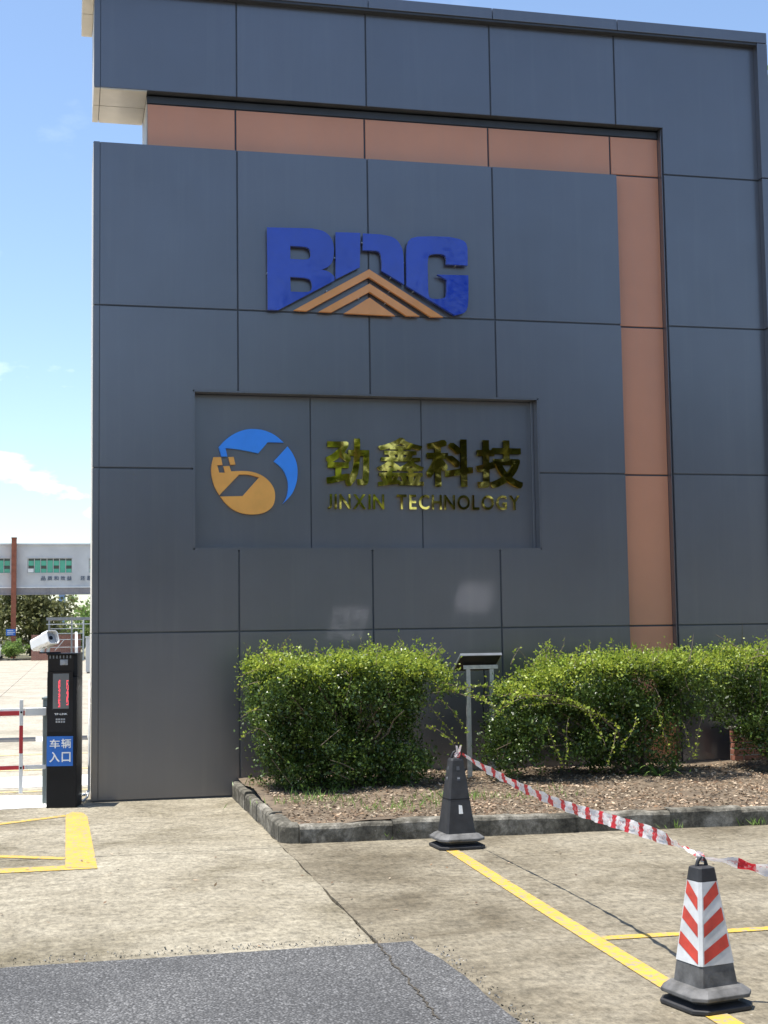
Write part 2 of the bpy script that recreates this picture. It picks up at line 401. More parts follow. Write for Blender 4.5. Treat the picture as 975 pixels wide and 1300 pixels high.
# rubber speed hump across the yard entrance
sh_ = empty('speed_hump', (0, 23.8, 0), 0, 'low speed hump of black and pale blocks across the yard', 'speed hump')
x = -7.0; k = 0
while x < 3.0:
    ln = .62 if k % 2 == 0 else .22
    mb = MB(); prof = [(-.19, 0), (-.15, .035), (-.06, .055), (.06, .055), (.15, .035), (.19, 0)]
    mb.loft([[(x+.006, py, pz) for py, pz in prof], [(x+ln-.006, py, pz) for py, pz in prof]])
    mb.build('block', M['rubber'] if k % 2 == 0 else M['white'], sh_, fix=True); x += ln; k += 1

# ------------------------------------------------------------------ the gate wall
W = empty('gate_wall', (0, 0, 0), 0, 'tall dark grey panelled gate wall with terracotta band and recessed sign', 'wall')
G = .0085
Z = [0.012, 1.735, 3.47, 5.21, 7.0]; XV = [.31, 1.785, 3.245, 4.705, 6.237]
RX0, RX1, RZ0, RZ1, RD = 1.318, 5.18, 2.622, 4.305, .17
def pan(pts, m='panel', y=D, th=.0155, g=G, name='panel'): return prism(name, pts, y, y+th, M[m], W, g, .004)
for i in range(4):
    pan(rect(XV[i], XV[i+1], Z[3], Z[4])); pan(rect(XV[i], XV[i+1], Z[0], Z[1]))
pan([(.31, Z[3]), (.31, Z[2]), (RX0-G, Z[2]), (RX0-G, RZ1+G), (XV[1], RZ1+G), (XV[1], Z[3])])
pan([(.31, Z[2]), (.31, Z[1]), (XV[1], Z[1]), (XV[1], RZ0-G), (RX0-G, RZ0-G), (RX0-G, Z[2])])
for i in (1, 2):
    pan(rect(XV[i], XV[i+1], RZ1+G, Z[3])); pan(rect(XV[i], XV[i+1], Z[1], RZ0-G))
pan([(XV[3], Z[3]), (XV[3], RZ1+G), (RX1+G, RZ1+G), (RX1+G, Z[2]), (XV[4], Z[2]), (XV[4], Z[3])])
pan([(XV[3], RZ0-G), (XV[3], Z[1]), (XV[4], Z[1]), (XV[4], Z[2]), (RX1+G, Z[2]), (RX1+G, RZ0-G)])
# left edge strip, one length for each course
for a, b in zip(Z[:-1], Z[1:]): pan(rect(.244, .318, a, b), name='edge_strip', g=.005)
# sign recess: back panels and reveals
for a, b in ((RX0, 2.60), (2.60, 3.862), (3.862, RX1)):
    pan(rect(a, b, RZ0, RZ1), y=D+RD, g=.006)
for nm, b in (('reveal', (RX0-.004, RX1+.004, RZ1, RZ1+.02)), ('reveal', (RX0-.004, RX1+.004, RZ0-.02, RZ0)), ('reveal', (RX0-.02, RX0, RZ0, RZ1)), ('reveal', (RX1, RX1+.02, RZ0, RZ1))):
    MB().box(b[0], b[1], D+.003, D+RD+.03, b[2], b[3]).build(nm, M['panel'], W)
MB().box(RX1-.028, RX1-.001, D+RD-.03, D+RD-.002, RZ0+.002, RZ1-.002).build('corner_trim', M['panel'], W, .003)
# cores behind the joints
DB = D+1.03
core = MB()
for b in ((.262, RX0-.03, 0, 6.985), (RX1+.03, 6.225, 0, 6.985), (RX0-.03, RX1+.03, 0, RZ0-.03), (RX0-.03, RX1+.03, RZ1+.03, 6.985)): core.box(b[0], b[1], D+.016, D+.5, b[2], b[3])
core.box(RX0-.03, RX1+.03, D+RD+.016, D+.5, RZ0-.03, RZ1+.03)
core.box(.262, 6.225, D+.501, DB-.02, 0, 6.985)
core.build('core', M['core'], W)
# pale return on the left side and the rear
for a, b in zip(Z[:-1], Z[1:]):
    MB().box(.246, .2615, D+.04, DB, a+.004, b-.004).build('side_panel', M['beige'], W, .002)
MB().box(.2616, 6.225, DB-.019, DB, .01, 6.985).build('rear_cladding', M['beige'], W)
MB().box(.244, 6.237, D+.036, DB, 6.986, 7.0).build('top_cap', M['panel'], W, .003)
# terracotta band, set back
PY = D+.12; PT = 7.57
px_ = [.815, 1.785, 3.245, 4.705, 6.205]
for a, b in zip(px_[:-1], px_[1:]): pan(rect(a, b, 6.96, PT-.07), 'pink', PY, g=.010, name='band_panel')
pan(rect(6.205, 6.815, 7.03, PT-.07), 'pink', PY, g=.010, name='band_panel')
for a, b in zip([.012, 1.735, 3.475, 5.215], [1.735, 3.475, 5.215, 7.03]): pan(rect(6.205, 6.815, a, b), 'pink', PY, g=.010, name='band_panel')
MB().box(.816, 6.805, PY-.004, PY+.04, PT-.068, PT+.01).build('band_head_trim', M['lip'], W, .003)  # dark trim strip, its colour stands in for the shadow gap
MB().box(6.806, 6.813, D+.02, PY+.04, .01, PT-.07).build('band_side_trim', M['panel'], W)
MB().box(.83, 6.80, PY+.016, DB-.02, 6.99, PT+.02).box(6.24, 6.80, PY+.016, DB-.02, 0, 6.99).build('band_core', M['core'], W)
MB().box(.814, .829, PY+.036, DB-.01, 7.003, PT+.015).build('band_end_panel', M['beige'], W, .002)
# upper beam and right column
TZ0, TZ1 = 7.59, 8.72
for a, b in ((.31, 1.785), (1.785, 3.245), (3.245, 4.705), (4.705, 6.237)): pan(rect(a, b, TZ0, TZ1))
pan(rect(.244, .318, TZ0, TZ1), name='edge_strip', g=.005)
CX0, CX1 = 6.818, 8.17
pan([(6.237, TZ1), (6.237, TZ0), (CX0, TZ0), (CX0, 7.03), (CX1, 7.03), (CX1, TZ1)])
for a, b in zip([.012, 1.735, 3.475, 5.215], [1.735, 3.475, 5.215, 7.03]): pan(rect(CX0, CX1, a, b))
MB().box(.262, CX1-.01, D+.016, DB-.02, TZ0+.02, TZ1).box(CX0+.01, CX1-.01, D+.016, DB-.02, 0, TZ0+.02).build('beam_core', M['core'], W)
MB().box(CX0-.004, CX0+.009, D+.036, PY+.04, .01, TZ0).build('column_reveal', M['panel'], W)
# beige soffit under the free end of the beam: two panels deep
for a, b in ((D+.008, D+.505), (D+.517, DB)):
    MB().box(.246, .312, a, b, TZ0-.004, TZ0+.018).build('soffit_panel', M['beige'], W, .003)
    MB().box(.318, .812, a, b, TZ0-.004, TZ0+.018).build('soffit_panel', M['beige'], W, .003)
MB().box(.246, .2615, D+.04, DB, TZ0+.02, TZ1).build('side_panel', M['beige'], W, .002)
MB().box(.262, CX1, DB-.019, DB, TZ0+.02, TZ1).build('rear_cladding', M['beige'], W)
# proud coping along the top (lengths butt at each joint) and proud trim down the right side
cx = [.12, 1.80, 3.26, 4.72, 6.25, 8.175]
for a, b in zip(cx[:-1], cx[1:]): MB().box(a+.004, b-.004, D-.10, D+.02, 8.70, 8.83).build('coping', M['panel'], W, .004)
MB().box(.12, 8.175, D+.021, DB+.02, 8.721, 8.82).build('roof_cap', M['panel'], W, .004)
for a, b in ((D-.095, D+.44), (D+.452, DB+.015)): MB().box(.122, .243, a, b, 8.60, 8.719).build('soffit_panel', M['beige'], W, .003)
MB().box(.25, 8.04, D-.085, D-.001, 8.672, 8.70).build('coping_shadow_trim', M['lip'], W, .003)  # dark strip in place of the shade on the coping's underside
for a, b in zip([.012, 1.735, 3.475, 5.215, 7.03], [1.735, 3.475, 5.215, 7.03, 8.698]): MB().box(8.04, 8.172, D-.10, D-.001, a+.005, b-.005).build('side_trim', M['panel'], W, .004)
MB().box(8.172, 8.19, D-.001, DB, .01, 8.698).build('side_panel', M['panel'], W, .003)

# ------------------------------------------------------------------ signs
def pxpoly(pts, org, sc, Y):
    res = []
    for x, y in pts:
        p = on_y(org[0]+x/sc, org[1]+y/sc, Y); res.append((p.x, p.z))
    return res
def smooth_run(pts, rounds=2):
    """pts: list of (x,y) corners or (x,y,1) curve points; chaikin only round the curve points"""
    for _ in range(rounds):
        res = []; n = len(pts)
        for i in range(n):
            p, a, b = pts[i], pts[i-1], pts[(i+1) % n]
            if len(p) == 3:
                res.append((p[0]*.75+a[0]*.25, p[1]*.75+a[1]*.25, 1)); res.append((p[0]*.75+b[0]*.25, p[1]*.75+b[1]*.25, 1))
            else: res.append(p)
        pts = res
    return [(p[0], p[1]) for p in pts]
SG = empty('logo_sign', on_y(467, 400, D), 0, 'big blue three-letter logo sign over orange mountain chevrons on dark wall', 'sign')
Y1 = D-.085; o7 = (320, 270)
B = [(62, 60), (245, 64), (300, 74, 1), (338, 115, 1), (338, 195, 1), (315, 225, 1), (288, 234), (318, 242, 1), (340, 262), (340, 280), (108, 402), (65, 400)]
Bh = [[(158, 137), (212, 140), (240, 146, 1), (242, 190, 1), (212, 193), (158, 190)], [(158, 265), (212, 268), (246, 275, 1), (248, 325, 1), (210, 327), (160, 325)]]
stem = [(345, 80), (447, 83), (445, 225), (345, 275)]
bowl = [(458, 85), (530, 89), (590, 100, 1), (622, 145, 1), (626, 190), (628, 297), (535, 240), (535, 205), (530, 158, 1), (490, 156), (457, 155)]
Gl = [(637, 302), (636, 190), (640, 100, 1), (735, 97), (812, 99), (888, 115, 1), (890, 180), (890, 218), (802, 213), (800, 172, 1), (760, 170), (727, 174, 1), (725, 215), (727, 315), (730, 353, 1), (765, 356), (800, 352, 1), (803, 325), (803, 277), (764, 255), (893, 258), (893, 355), (888, 412, 1), (837, 424)]
ch = [[(172, 402), (483, 233), (790, 431), (738, 430), (483, 266), (226, 406)], [(275, 408), (485, 292), (692, 427), (638, 426), (485, 327), (328, 411)], [(380, 415), (485, 350), (592, 426)]]
for nm, pts, m, hs in (('letter', B, 'blue', Bh), ('letter_stem', stem, 'blue', ()), ('letter_bowl', bowl, 'blue', ()), ('letter', Gl, 'blue', ()), ('chevron', ch[0], 'orange', ()), ('chevron', ch[1], 'orange', ()), ('chevron', ch[2], 'orange', ())):
    o = prism(nm, pxpoly(smooth_run(pts), o7, 3.25, Y1), Y1, Y1+.045, M[m], None, 0, .003, [pxpoly(smooth_run(q), o7, 3.25, Y1) for q in hs]); rel(o, SG)
pg = [(64, 245), (100, 395), (200, 120), (342, 183), (400, 110), (455, 120), (628, 203), (575, 265), (843, 215), (668, 322), (200, 400), (310, 320), (570, 322), (740, 425), (443, 350), (553, 370), (660, 422), (395, 410), (583, 420), (840, 395), (700, 130)]
for x, y in pg:
    p = on_y(o7[0]+x/3.25, o7[1]+y/3.25, Y1)
    rel(MB().tube([(p.x, Y1+.03, p.z), (p.x, D-.001, p.z)], .008, 6).build('mounting_pin', M['steel']), SG)

RP = D+RD
EM = empty('emblem_sign', on_y(323, 600, RP), 0, 'round blue and orange swirl emblem mounted in the wall recess', 'sign')
Y2 = RP-.04; o5 = (255, 530); s5 = 6.964
blue1 = [(158, 262), (215, 197, 1), (300, 138, 1), (395, 104, 1), (470, 100, 1), (560, 110, 1), (660, 155, 1), (733, 222), (592, 218), (508, 317), (400, 293, 1), (300, 277, 1), (218, 270), (235, 345), (182, 345)]
blue2 = [(767, 255), (815, 320, 1), (852, 410, 1), (857, 500, 1), (845, 590, 1), (805, 685, 1), (724, 764), (760, 710, 1), (776, 620, 1), (768, 545, 1), (725, 450, 1), (645, 388)]
org1 = [(112, 350), (178, 350), (192, 418), (145, 420), (163, 487), (213, 487), (200, 430), (253, 428), (268, 476), (370, 470, 1), (470, 480, 1), (570, 525, 1), (645, 610, 1), (662, 700, 1), (640, 790, 1), (560, 848, 1), (440, 860, 1), (330, 840, 1), (240, 785, 1), (171, 698), (370, 694), (515, 530), (430, 503, 1), (340, 503), (164, 687), (118, 610, 1), (90, 500, 1), (92, 420, 1)]
org2 = [(243, 350), (290, 348), (306, 415), (262, 418)]
M['emblorange'] = simple('emblem_orange', (.90, .42, .09), .4, var=.10, sc=4)
for nm, pts, m in (('blue_arc', blue1, 'bluepaint'), ('blue_crescent', blue2, 'bluepaint'), ('orange_swirl', org1, 'emblorange'), ('orange_square', org2, 'emblorange')):
    rel(prism(nm, pxpoly(smooth_run(pts), o5, s5, Y2), Y2, RP-.001, M[m], None, 0, .002), EM)

dg = None
def glyph(ch, offset=0., ext=.02):
    cu = bpy.data.curves.new('glyph', 'FONT'); cu.body = ch; cu.extrude = ext; cu.offset = offset; cu.size = 1.; cu.resolution_u = 4
    ob = bpy.data.objects.new('glyph', cu); COL.objects.link(ob)
    bpy.context.view_layer.update()
    me = bpy.data.meshes.new_from_object(ob.evaluated_get(bpy.context.evaluated_depsgraph_get()))
    bpy.data.objects.remove(ob); bpy.data.curves.remove(cu)
    co = np.empty(len(me.vertices)*3); me.vertices.foreach_get('co', co); co = co.reshape(-1, 3)
    return me, co
def place_glyph(ch, x0, x1, z0, z1, yb, depth, m, name, offset=0., bold=None):
    """stand the glyph up in the X-Z plane facing -Y, back at yb, filling the rectangle; bold: strokes widened by (dx, dz)"""
    me, co = glyph(ch, offset)
    if bold:
        bx, bz = bold; ps = [list(p.vertices) for p in me.polygons]; vs = []; fs = []
        for k, (sx, sz) in enumerate(((-1, -1), (1, -1), (1, 1), (-1, 1), (0, 0), (0, 1), (0, -1), (1, 0), (-1, 0))):
            b0 = len(vs); q = co+np.array([sx*bx, sz*bz, .0006*k]); vs += [tuple(r) for r in q]; fs += [[i+b0 for i in p] for p in ps]
        me = bpy.data.meshes.new(name); me.from_pydata(vs, [], fs); co = np.array(vs)
    lo, hi = co.min(0), co.max(0); q = np.empty_like(co)
    q[:, 0] = x0+(co[:, 0]-lo[0])/(hi[0]-lo[0])*(x1-x0); q[:, 2] = z0+(co[:, 1]-lo[1])/(hi[1]-lo[1])*(z1-z0)
    q[:, 1] = yb-(co[:, 2]-lo[2])/(hi[2]-lo[2])*depth
    me.vertices.foreach_set('co', q.ravel()); me.update(); me.materials.clear(); me.materials.append(m); me.name = name
    o = bpy.data.objects.new(name, me); COL.objects.link(o); return o
CS = empty('gold_character_sign', on_y(540, 620, RP), 0, 'four large mirror gold Chinese characters in the wall recess', 'sign')
for chh, (a, b, c, d) in zip('劲鑫科技', ((414, 557, 468.5, 617), (479, 556, 537.5, 617), (541.5, 558, 600, 617.5), (605.5, 559.5, 663, 619.5))):
    p, q = on_y(a, d, Y2), on_y(c, b, Y2)
    rel(place_glyph(chh, p.x, q.x, p.z, q.z, RP-.012, .03, M['gold'], 'character', 0., (.022, .012) if chh == '鑫' else (.030, .026)), CS)
LS = empty('gold_letter_sign', on_y(540, 648, RP), 0, 'small mirror gold capital letters spelling the company name under the characters', 'sign')
def row(words, x0, x1, z0, z1, yb, depth, m, parent, name='letter', offset=.02, gap=.13, space=.42):
    ws = []
    for c in words:
        if c == ' ': ws.append(space); continue
        me, co = glyph(c, offset); ws.append(float(co[:, 0].max()-co[:, 0].min())/.72); bpy.data.meshes.remove(me)
    tot = sum(ws)+gap*(len(ws)-1); k = (x1-x0)/tot; x = x0
    for c, w_ in zip(words, ws):
        if c != ' ': rel(place_glyph(c, x, x+w_*k, z0, z1, yb, depth, m, name, offset), parent)
        x += (w_+gap)*k
p, q = on_y(416, 646, Y2), on_y(660, 629, Y2)
row('JINXIN  TECHNOLOGY', p.x, q.x, p.z, q.z, RP-.012, .025, M['gold'], LS, space=.22, gap=.21, offset=.016)

# ------------------------------------------------------------------ planting bed with kerb stones
BX0, BY0, KW = 1.70, 11.27, .13
bed = bpy.data.objects.new('planting_bed', None)
def kerb_stone(p0, p1, inward, h, seed, parent):
    rr = random.Random(seed); a, b = Vector(p0), Vector(p1); d = (b-a).normalized(); n = Vector(inward)
    mb = MB(); rings = []; k = 6
    for i in range(k+1):
        c = a+(b-a)*(i/k); hh = h+rr.uniform(-.006, .006); j = rr.uniform(-.004, .004)
        pr_ = [(0+j, -.04), (0+j, hh-.03), (.012+j, hh-.008), (.03, hh), (KW-.012, hh+rr.uniform(-.004, .004)), (KW, hh-.015), (KW, -.04)]
        rings.append([(c.x+n.x*u, c.y+n.y*u, z) for u, z in pr_])
    mb.loft(rings)
    return mb.build('kerb_stone', M['kerb'], parent, fix=True)
KB = empty('kerb', (BX0, BY0, 0), 0, 'weathered stone kerb edging the planting bed below the hedges', 'kerb')
ys = [14.66, 13.62, 12.74, 11.98, 11.42]
for i in range(4): rel(kerb_stone((BX0+random.uniform(-.012, .012), ys[i]-.002), (BX0+random.uniform(-.012, .012), ys[i+1]+.002), (1, 0), .165-.012*(i % 2), 30+i, None), KB)
# rounded corner stone
mb = MB(); rings = []
for i in range(7):
    an = math.pi+i/6*math.pi/2; cxx, cyy = BX0+.145, BY0+.145
    rings.append([(cxx+math.cos(an)*(.145-u), cyy+math.sin(an)*(.145-u), z) for u, z in ((0, -.04), (0, .13), (.015, .155), (.03, .16), (.12, .158), (.13, .14), (.13, -.04))])
rel(mb.loft(rings).build('kerb_stone', M['kerb'], None, fix=True), KB)
xs = [BX0+.15, 2.62, 3.30, 4.18, 5.02, 5.66, 6.5, 7.5, 8.5, 9.5]
for i in range(len(xs)-1):
    yy = lambda x: BY0-(x-1.7)*.055
    rel(kerb_stone((xs[i]+.002, yy(xs[i])+random.uniform(-.01, .01)), (xs[i+1]-.002, yy(xs[i+1])+random.uniform(-.01, .01)), (0, 1), .155+random.uniform(-.012, .01), 50+i, None), KB)

def bed_z(x, y):
    t_ = min(1, max(0, (y-BY0)/3.3))
    return .137+.06*math.sin(min(1, t_*1.3)*math.pi/2)+.014*math.sin(x*5.1+y*2.3)+.012*math.sin(x*2.7-y*4.9)
mb = MB(); nx, ny = 90, 46; X0, X1, YB = BX0+.06, 9.5, D-.01
for j in range(ny+1):
    for i in range(nx+1):
        x = X0+(X1-X0)*i/nx; y0 = BY0+.07-(x-1.7)*.055; y = y0+(YB-y0)*j/ny
        mb.v.append((x, y, bed_z(x, y)+random.uniform(-.006, .006)))
for j in range(ny):
    for i in range(nx):
        a = j*(nx+1)+i; mb.f.append((a, a+1, a+nx+2, a+nx+1))
soil = mb.build('bed_soil', M['soil'], None, smooth=True); soil['kind'] = 'structure'

def quads_mesh(name, P, Udir, Vdir, m, parent=None, fold=None):
    """many leaf-shaped quads: P base points, Udir length vectors, Vdir half-width vectors"""
    n = len(P); v = np.empty((n, 4, 3)); v[:, 0] = P; v[:, 1] = P+Udir*.45+Vdir; v[:, 2] = P+Udir; v[:, 3] = P+Udir*.45-Vdir
    if fold is not None: v[:, 1] += fold; v[:, 3] += fold
    me = bpy.data.meshes.new(name); me.vertices.add(n*4); me.vertices.foreach_set('co', v.ravel())
    me.loops.add(n*4); me.loops.foreach_set('vertex_index', np.arange(n*4, dtype=np.int32))
    me.polygons.add(n); me.polygons.foreach_set('loop_start', np.arange(0, n*4, 4, dtype=np.int32))
    me.update(calc_edges=True); me.materials.append(m)
    o = bpy.data.objects.new(name, me); COL.objects.link(o)
    if parent: o.parent = parent
    return o
def unit(a): return a/np.maximum(1e-9, np.linalg.norm(a, axis=1, keepdims=True))
def leaf_dirs(n, size, up=.0, var=.35):
    u = rng.normal(size=(n, 3)); u[:, 2] += up; u = unit(u); w_ = unit(np.cross(u, rng.normal(size=(n, 3))))
    s_ = size*(1+var*rng.normal(size=(n, 1))).clip(.4, 1.9)
    return u*s_, w_*s_*.30, np.cross(w_, u)*s_*.10

# dry leaf litter over the soil
n = 20000
lx = rng.uniform(X0+.08, 8.6, n); ly = BY0+.14+(D-BY0-.2)*rng.random(n)**1.1-(lx-1.7)*.055*.9
lz = np.array([bed_z(a, b) for a, b in zip(lx, ly)])+.004+rng.random(n)*.014
u = rng.normal(size=(n, 3)); u[:, 2] *= .22; u = unit(u); wv = unit(np.cross(u, np.array([0, 0, 1.])+rng.normal(size=(n, 3))*.35))
s_ = rng.uniform(.012, .05, (n, 1))
lit = quads_mesh('leaf_litter', np.c_[lx, ly, lz], u*s_, wv*s_*.27, M['litter']); tag(lit, 'dry brown leaf litter and bark covering the bed', 'leaf litter', kind='stuff')
# short weeds in patches along the kerb
pp = []
for cxx, cyy, c_n, sp in ((2.15, 12.4, 130, .22), (3.4, 12.3, 170, .30), (2.9, 12.0, 120, .3), (2.45, 13.1, 60, .2), (4.3, 12.2, 50, .3), (2.7, 11.24, 30, .06), (3.05, 11.22, 14, .05), (5.05, 11.06, 14, .05), (5.75, 11.02, 18, .06), (5.9, 11.01, 10, .06), (1.95, 13.8, 40, .12)):
    q = rng.normal(size=(c_n, 2))*np.array([sp, sp*.5 if cyy > 11.3 else .01])+np.array([cxx, cyy]); pp += [(a, b, bed_z(a, b) if cyy > 11.3 else 0.) for a, b in q]
pp = np.array(pp); n = len(pp); u = rng.normal(size=(n, 3))*.5; u[:, 2] = 1.; u = unit(u)*rng.uniform(.04, .11, (n, 1)); wv = unit(np.cross(u, rng.normal(size=(n, 3))))*.004
tag(quads_mesh('weeds', pp, u, wv, M['grass']), 'short green weeds sprouting through the litter and along the kerb', 'weeds', kind='stuff')
pp = []
for t_ in rng.random(60): pp.append((JX+.003+rng.normal()*.008, 7.55+t_**2*3.5, -.03))
pp = np.array(pp); n = len(pp); u = rng.normal(size=(n, 3))*.9; u[:, 2] = .7; u = unit(u)*rng.uniform(.03, .07, (n, 1)); wv = unit(np.cross(u, rng.normal(size=(n, 3))))*.004
tag(quads_mesh('joint_weeds', pp, u, wv, M['litter']), 'withered weeds growing out of the pavement joint', 'weeds', kind='stuff')

n = 90
fx = rng.uniform(-1.5, 5.5, n); fy = 11.2-np.abs(rng.normal(size=n))*1.6; u = rng.normal(size=(n, 3)); u[:, 2] *= .15; u = unit(u)*rng.uniform(.02, .055, (n, 1)); wv = unit(np.cross(u, np.array([0, 0, 1.])+rng.normal(size=(n, 3))*.2))*.009
tag(quads_mesh('fallen_leaves', np.c_[fx, fy, np.full(n, .010)], u, wv, M['litter']), 'few dry leaves blown onto the pavement', 'leaves', kind='stuff')
n = 900
gx = rng.uniform(-3, 1.9, n); gy = 7.60+np.abs(rng.normal(size=n))*.09; k_ = rng.random(n) < .25
gx = np.where(k_, 1.93+np.abs(rng.normal(size=n))*.05, gx); gy = np.where(k_, rng.uniform(5.0, 7.4, n), gy)
u = rng.normal(size=(n, 3)); u[:, 2] = np.abs(u[:, 2])*.6; u = unit(u)*rng.uniform(.006, .018, (n, 1)); wv = unit(np.cross(u, rng.normal(size=(n, 3))))*rng.uniform(.003, .006, (n, 1))
M['grit'] = leaf_mat('grey_grit', (.05, .05, .05), (.13, .13, .125), (.30, .29, .27), 0., .9)
tag(quads_mesh('loose_grit', np.c_[gx, gy, np.full(n, .003)], u, wv, M['grit']), 'loose grey grit along the edge of the asphalt', 'grit', kind='stuff')
# strappy leaf plants
def strap_plant(x, y, n, ln, label):
    z = bed_z(x, y)-.01; t_ = empty('strap_leaf_plant', (x, y, z), 0, label, 'plant', 'strap leaf plants in the bed')
    for i in range(n):
        an = random.uniform(0, 2*math.pi); L = ln*random.uniform(.6, 1.1); up_ = random.uniform(.5, 1.1); mb = MB(); pts = []
        for k in range(7):
            s_ = k/6; r_ = L*s_*(.9); hz = L*up_*(s_-.75*s_*s_)
            wd = .009*(1-s_**2)+.001; c = Vector((math.cos(an)*r_, math.sin(an)*r_, hz)); sd = Vector((-math.sin(an), math.cos(an), 0))*wd
            pts.append((c-sd, c+sd))
        mb.add([p for q in pts for p in q], [(2*k, 2*k+1, 2*k+3, 2*k+2) for k in range(6)])
        mb.build('leaf', M['grass'], t_)
strap_plant(5.88, 13.25, 16, .42, 'strappy leaved plant arching out of the litter before the hedge')
strap_plant(6.32, 13.75, 11, .30, 'smaller tuft of strappy leaves close to the dark wall')

# ------------------------------------------------------------------ hedges
def wave(q, sd, fr):
    r_ = np.random.default_rng(sd); v = np.zeros(len(q))
    for _ in range(7):
        k = r_.normal(size=3)*fr; v += np.sin(q @ k+r_.uniform(0, 6.28))
    return v/2.6
def blob_points(n, c, r, p=3.2, surf=.72, clump=.07, per=34, hole=.55):
    """clumped points inside a superellipsoid, most near its skin; bulges, hollows and thin places included"""
    m_ = max(1, n//per); d = unit(rng.normal(size=(m_, 3)))
    k = (np.abs(d)**p).sum(1)**(-1/p)
    t_ = np.where(rng.random(m_) < surf, rng.uniform(.78, 1.03, m_), rng.random(m_)**.5*.85)
    cc = d*k[:, None]*t_[:, None]*np.array(r)+np.array(c)
    cc = cc+(d*wave(cc, 5, 5.)[:, None]*np.array([.05, .07, .035]))
    keep = wave(cc, 9, 7.) < hole
    cc = cc[keep]; m_ = len(cc)
    idx = rng.integers(0, m_, n)
    return cc[idx]+rng.normal(size=(n, 3))*clump*rng.uniform(.35, 1.2, (m_, 1))[idx]
def shoot(p0, d0, L, droop, nleaf, size):
    pts = []; d = Vector(d0).normalized(); p = Vector(p0); path = [p.copy()]
    for k in range(8):
        d = (d+Vector((random.uniform(-.18, .18), random.uniform(-.18, .18), -droop+random.uniform(-.1, .1)))).normalized(); p = p+d*L/8; path.append(p.copy())
    P = []
    for i in range(nleaf):
        t_ = random.random()*7.99; k = int(t_); P.append(path[k].lerp(path[k+1], t_-k))
    return path, np.array([tuple(q) for q in P])
def hedge(base, blobs, shoots, label, size=.030, seed=1):
    global rng
    rng = np.random.default_rng(seed); random.seed(seed)
    t_ = empty('hedge', base, 0, label, 'hedge', 'hedges in the planting bed')
    P = []; Yg = []
    for (n, c, r, kw) in blobs:
        q = blob_points(n, c, r, **kw)
        q = q[q[:, 2] > .20]; q = q[q[:, 1] < D-.03]
        P.append(q)
    P = np.concatenate(P)
    zt = np.concatenate([q[:, 2] for q in [P]])
    # sunlit brightness of the top is put into paler leaves, along with new growth
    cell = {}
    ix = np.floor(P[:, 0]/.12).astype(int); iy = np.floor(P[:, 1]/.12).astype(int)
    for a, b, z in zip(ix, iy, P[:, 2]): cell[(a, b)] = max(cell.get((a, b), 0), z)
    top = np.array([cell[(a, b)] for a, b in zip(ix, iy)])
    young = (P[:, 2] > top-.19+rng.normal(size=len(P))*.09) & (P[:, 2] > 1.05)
    SP = []; mbt = MB()
    for (p0, d0, L, dr, nl) in shoots:
        path, q = shoot(p0, d0, L, dr, nl, size); SP.append(q+rng.normal(size=q.shape)*.012)
        mbt.tube(path, [.004*(1-.08*i) for i in range(9)], 4, False)
    SP = np.concatenate(SP) if SP else np.zeros((0, 3))
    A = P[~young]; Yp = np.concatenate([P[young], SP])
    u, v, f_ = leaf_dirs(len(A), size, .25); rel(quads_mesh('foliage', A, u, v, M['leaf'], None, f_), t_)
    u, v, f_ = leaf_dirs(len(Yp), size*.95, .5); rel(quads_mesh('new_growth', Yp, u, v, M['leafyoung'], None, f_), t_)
    # bare twigs showing between the leaves
    for _ in range(70):
        p = Vector(P[rng.integers(0, len(P))]); p.y -= random.uniform(0, .05); d = Vector((random.uniform(-1, 1), random.uniform(-.5, .2), random.uniform(-.2, 1))).normalized(); L = random.uniform(.12, .4)
        mbt.tube([p, p+d*L*.5+Vector((random.uniform(-.02, .02), 0, random.uniform(-.02, .02))), p+d*L], [.005, .004, .002], 4, False)
    rel(mbt.build('shoots', M['twig']), t_)['kind'] = 'stuff'
    return t_, P
def stems(t_, root, targets, r0, seed):
    rr = random.Random(seed)
    for tg in targets:
        a = Vector(root)+Vector((rr.uniform(-.07, .07), rr.uniform(-.07, .07), 0)); b = Vector(tg); pts = []
        for k in range(7):
            s_ = k/6; p = a.lerp(b, s_); p.z = a.z+(b.z-a.z)*s_**.8
            if 0 < k: p += Vector((rr.uniform(-.05, .05), rr.uniform(-.05, .05), rr.uniform(-.02, .02)))
            pts.append(p)
        rel(MB().tube(pts, [r0*(1-.12*i) for i in range(7)], 6).build('stem', M['twig'], None, smooth=True), t_)
HY = 13.62
def rs(k): return random.Random(k)
def top_shoots(n, x0, x1, z, sd, yy=(12.95, 14.2)):
    r_ = rs(sd); return [((r_.uniform(x0, x1), r_.uniform(*yy), z+r_.uniform(-.06, .02)), (r_.uniform(-.5, .5), r_.uniform(-.3, .3), 1), r_.uniform(.08, .26), r_.uniform(-.02, .16), r_.randint(9, 24)) for _ in range(n)]
sh1 = top_shoots(55, 1.8, 3.7, 1.43, 5)
sh1 += [((1.80, 13.1, 1.25+.1*k), (-1, -.1, .15), .22, .1, 16) for k in (0, 1.2, -2.6, -4.4)]
sh1 += [((3.5, 13.2, 1.10), (1, 0, .10), .80, .055, 95), ((3.55, 13.3, 1.2), (1, 0, .10), .85, .10, 100), ((3.55, 13.25, 1.15), (1, 0, -.1), .6, .08, 70), ((3.5, 13.1, 1.05), (1, 0, -.3), .5, .12, 50), ((3.45, 13.2, 1.0), (.6, -.1, -.7), .5, .05, 40), ((3.4, 13.0, .8), (.8, -.2, -.3), .35, .1, 26)]
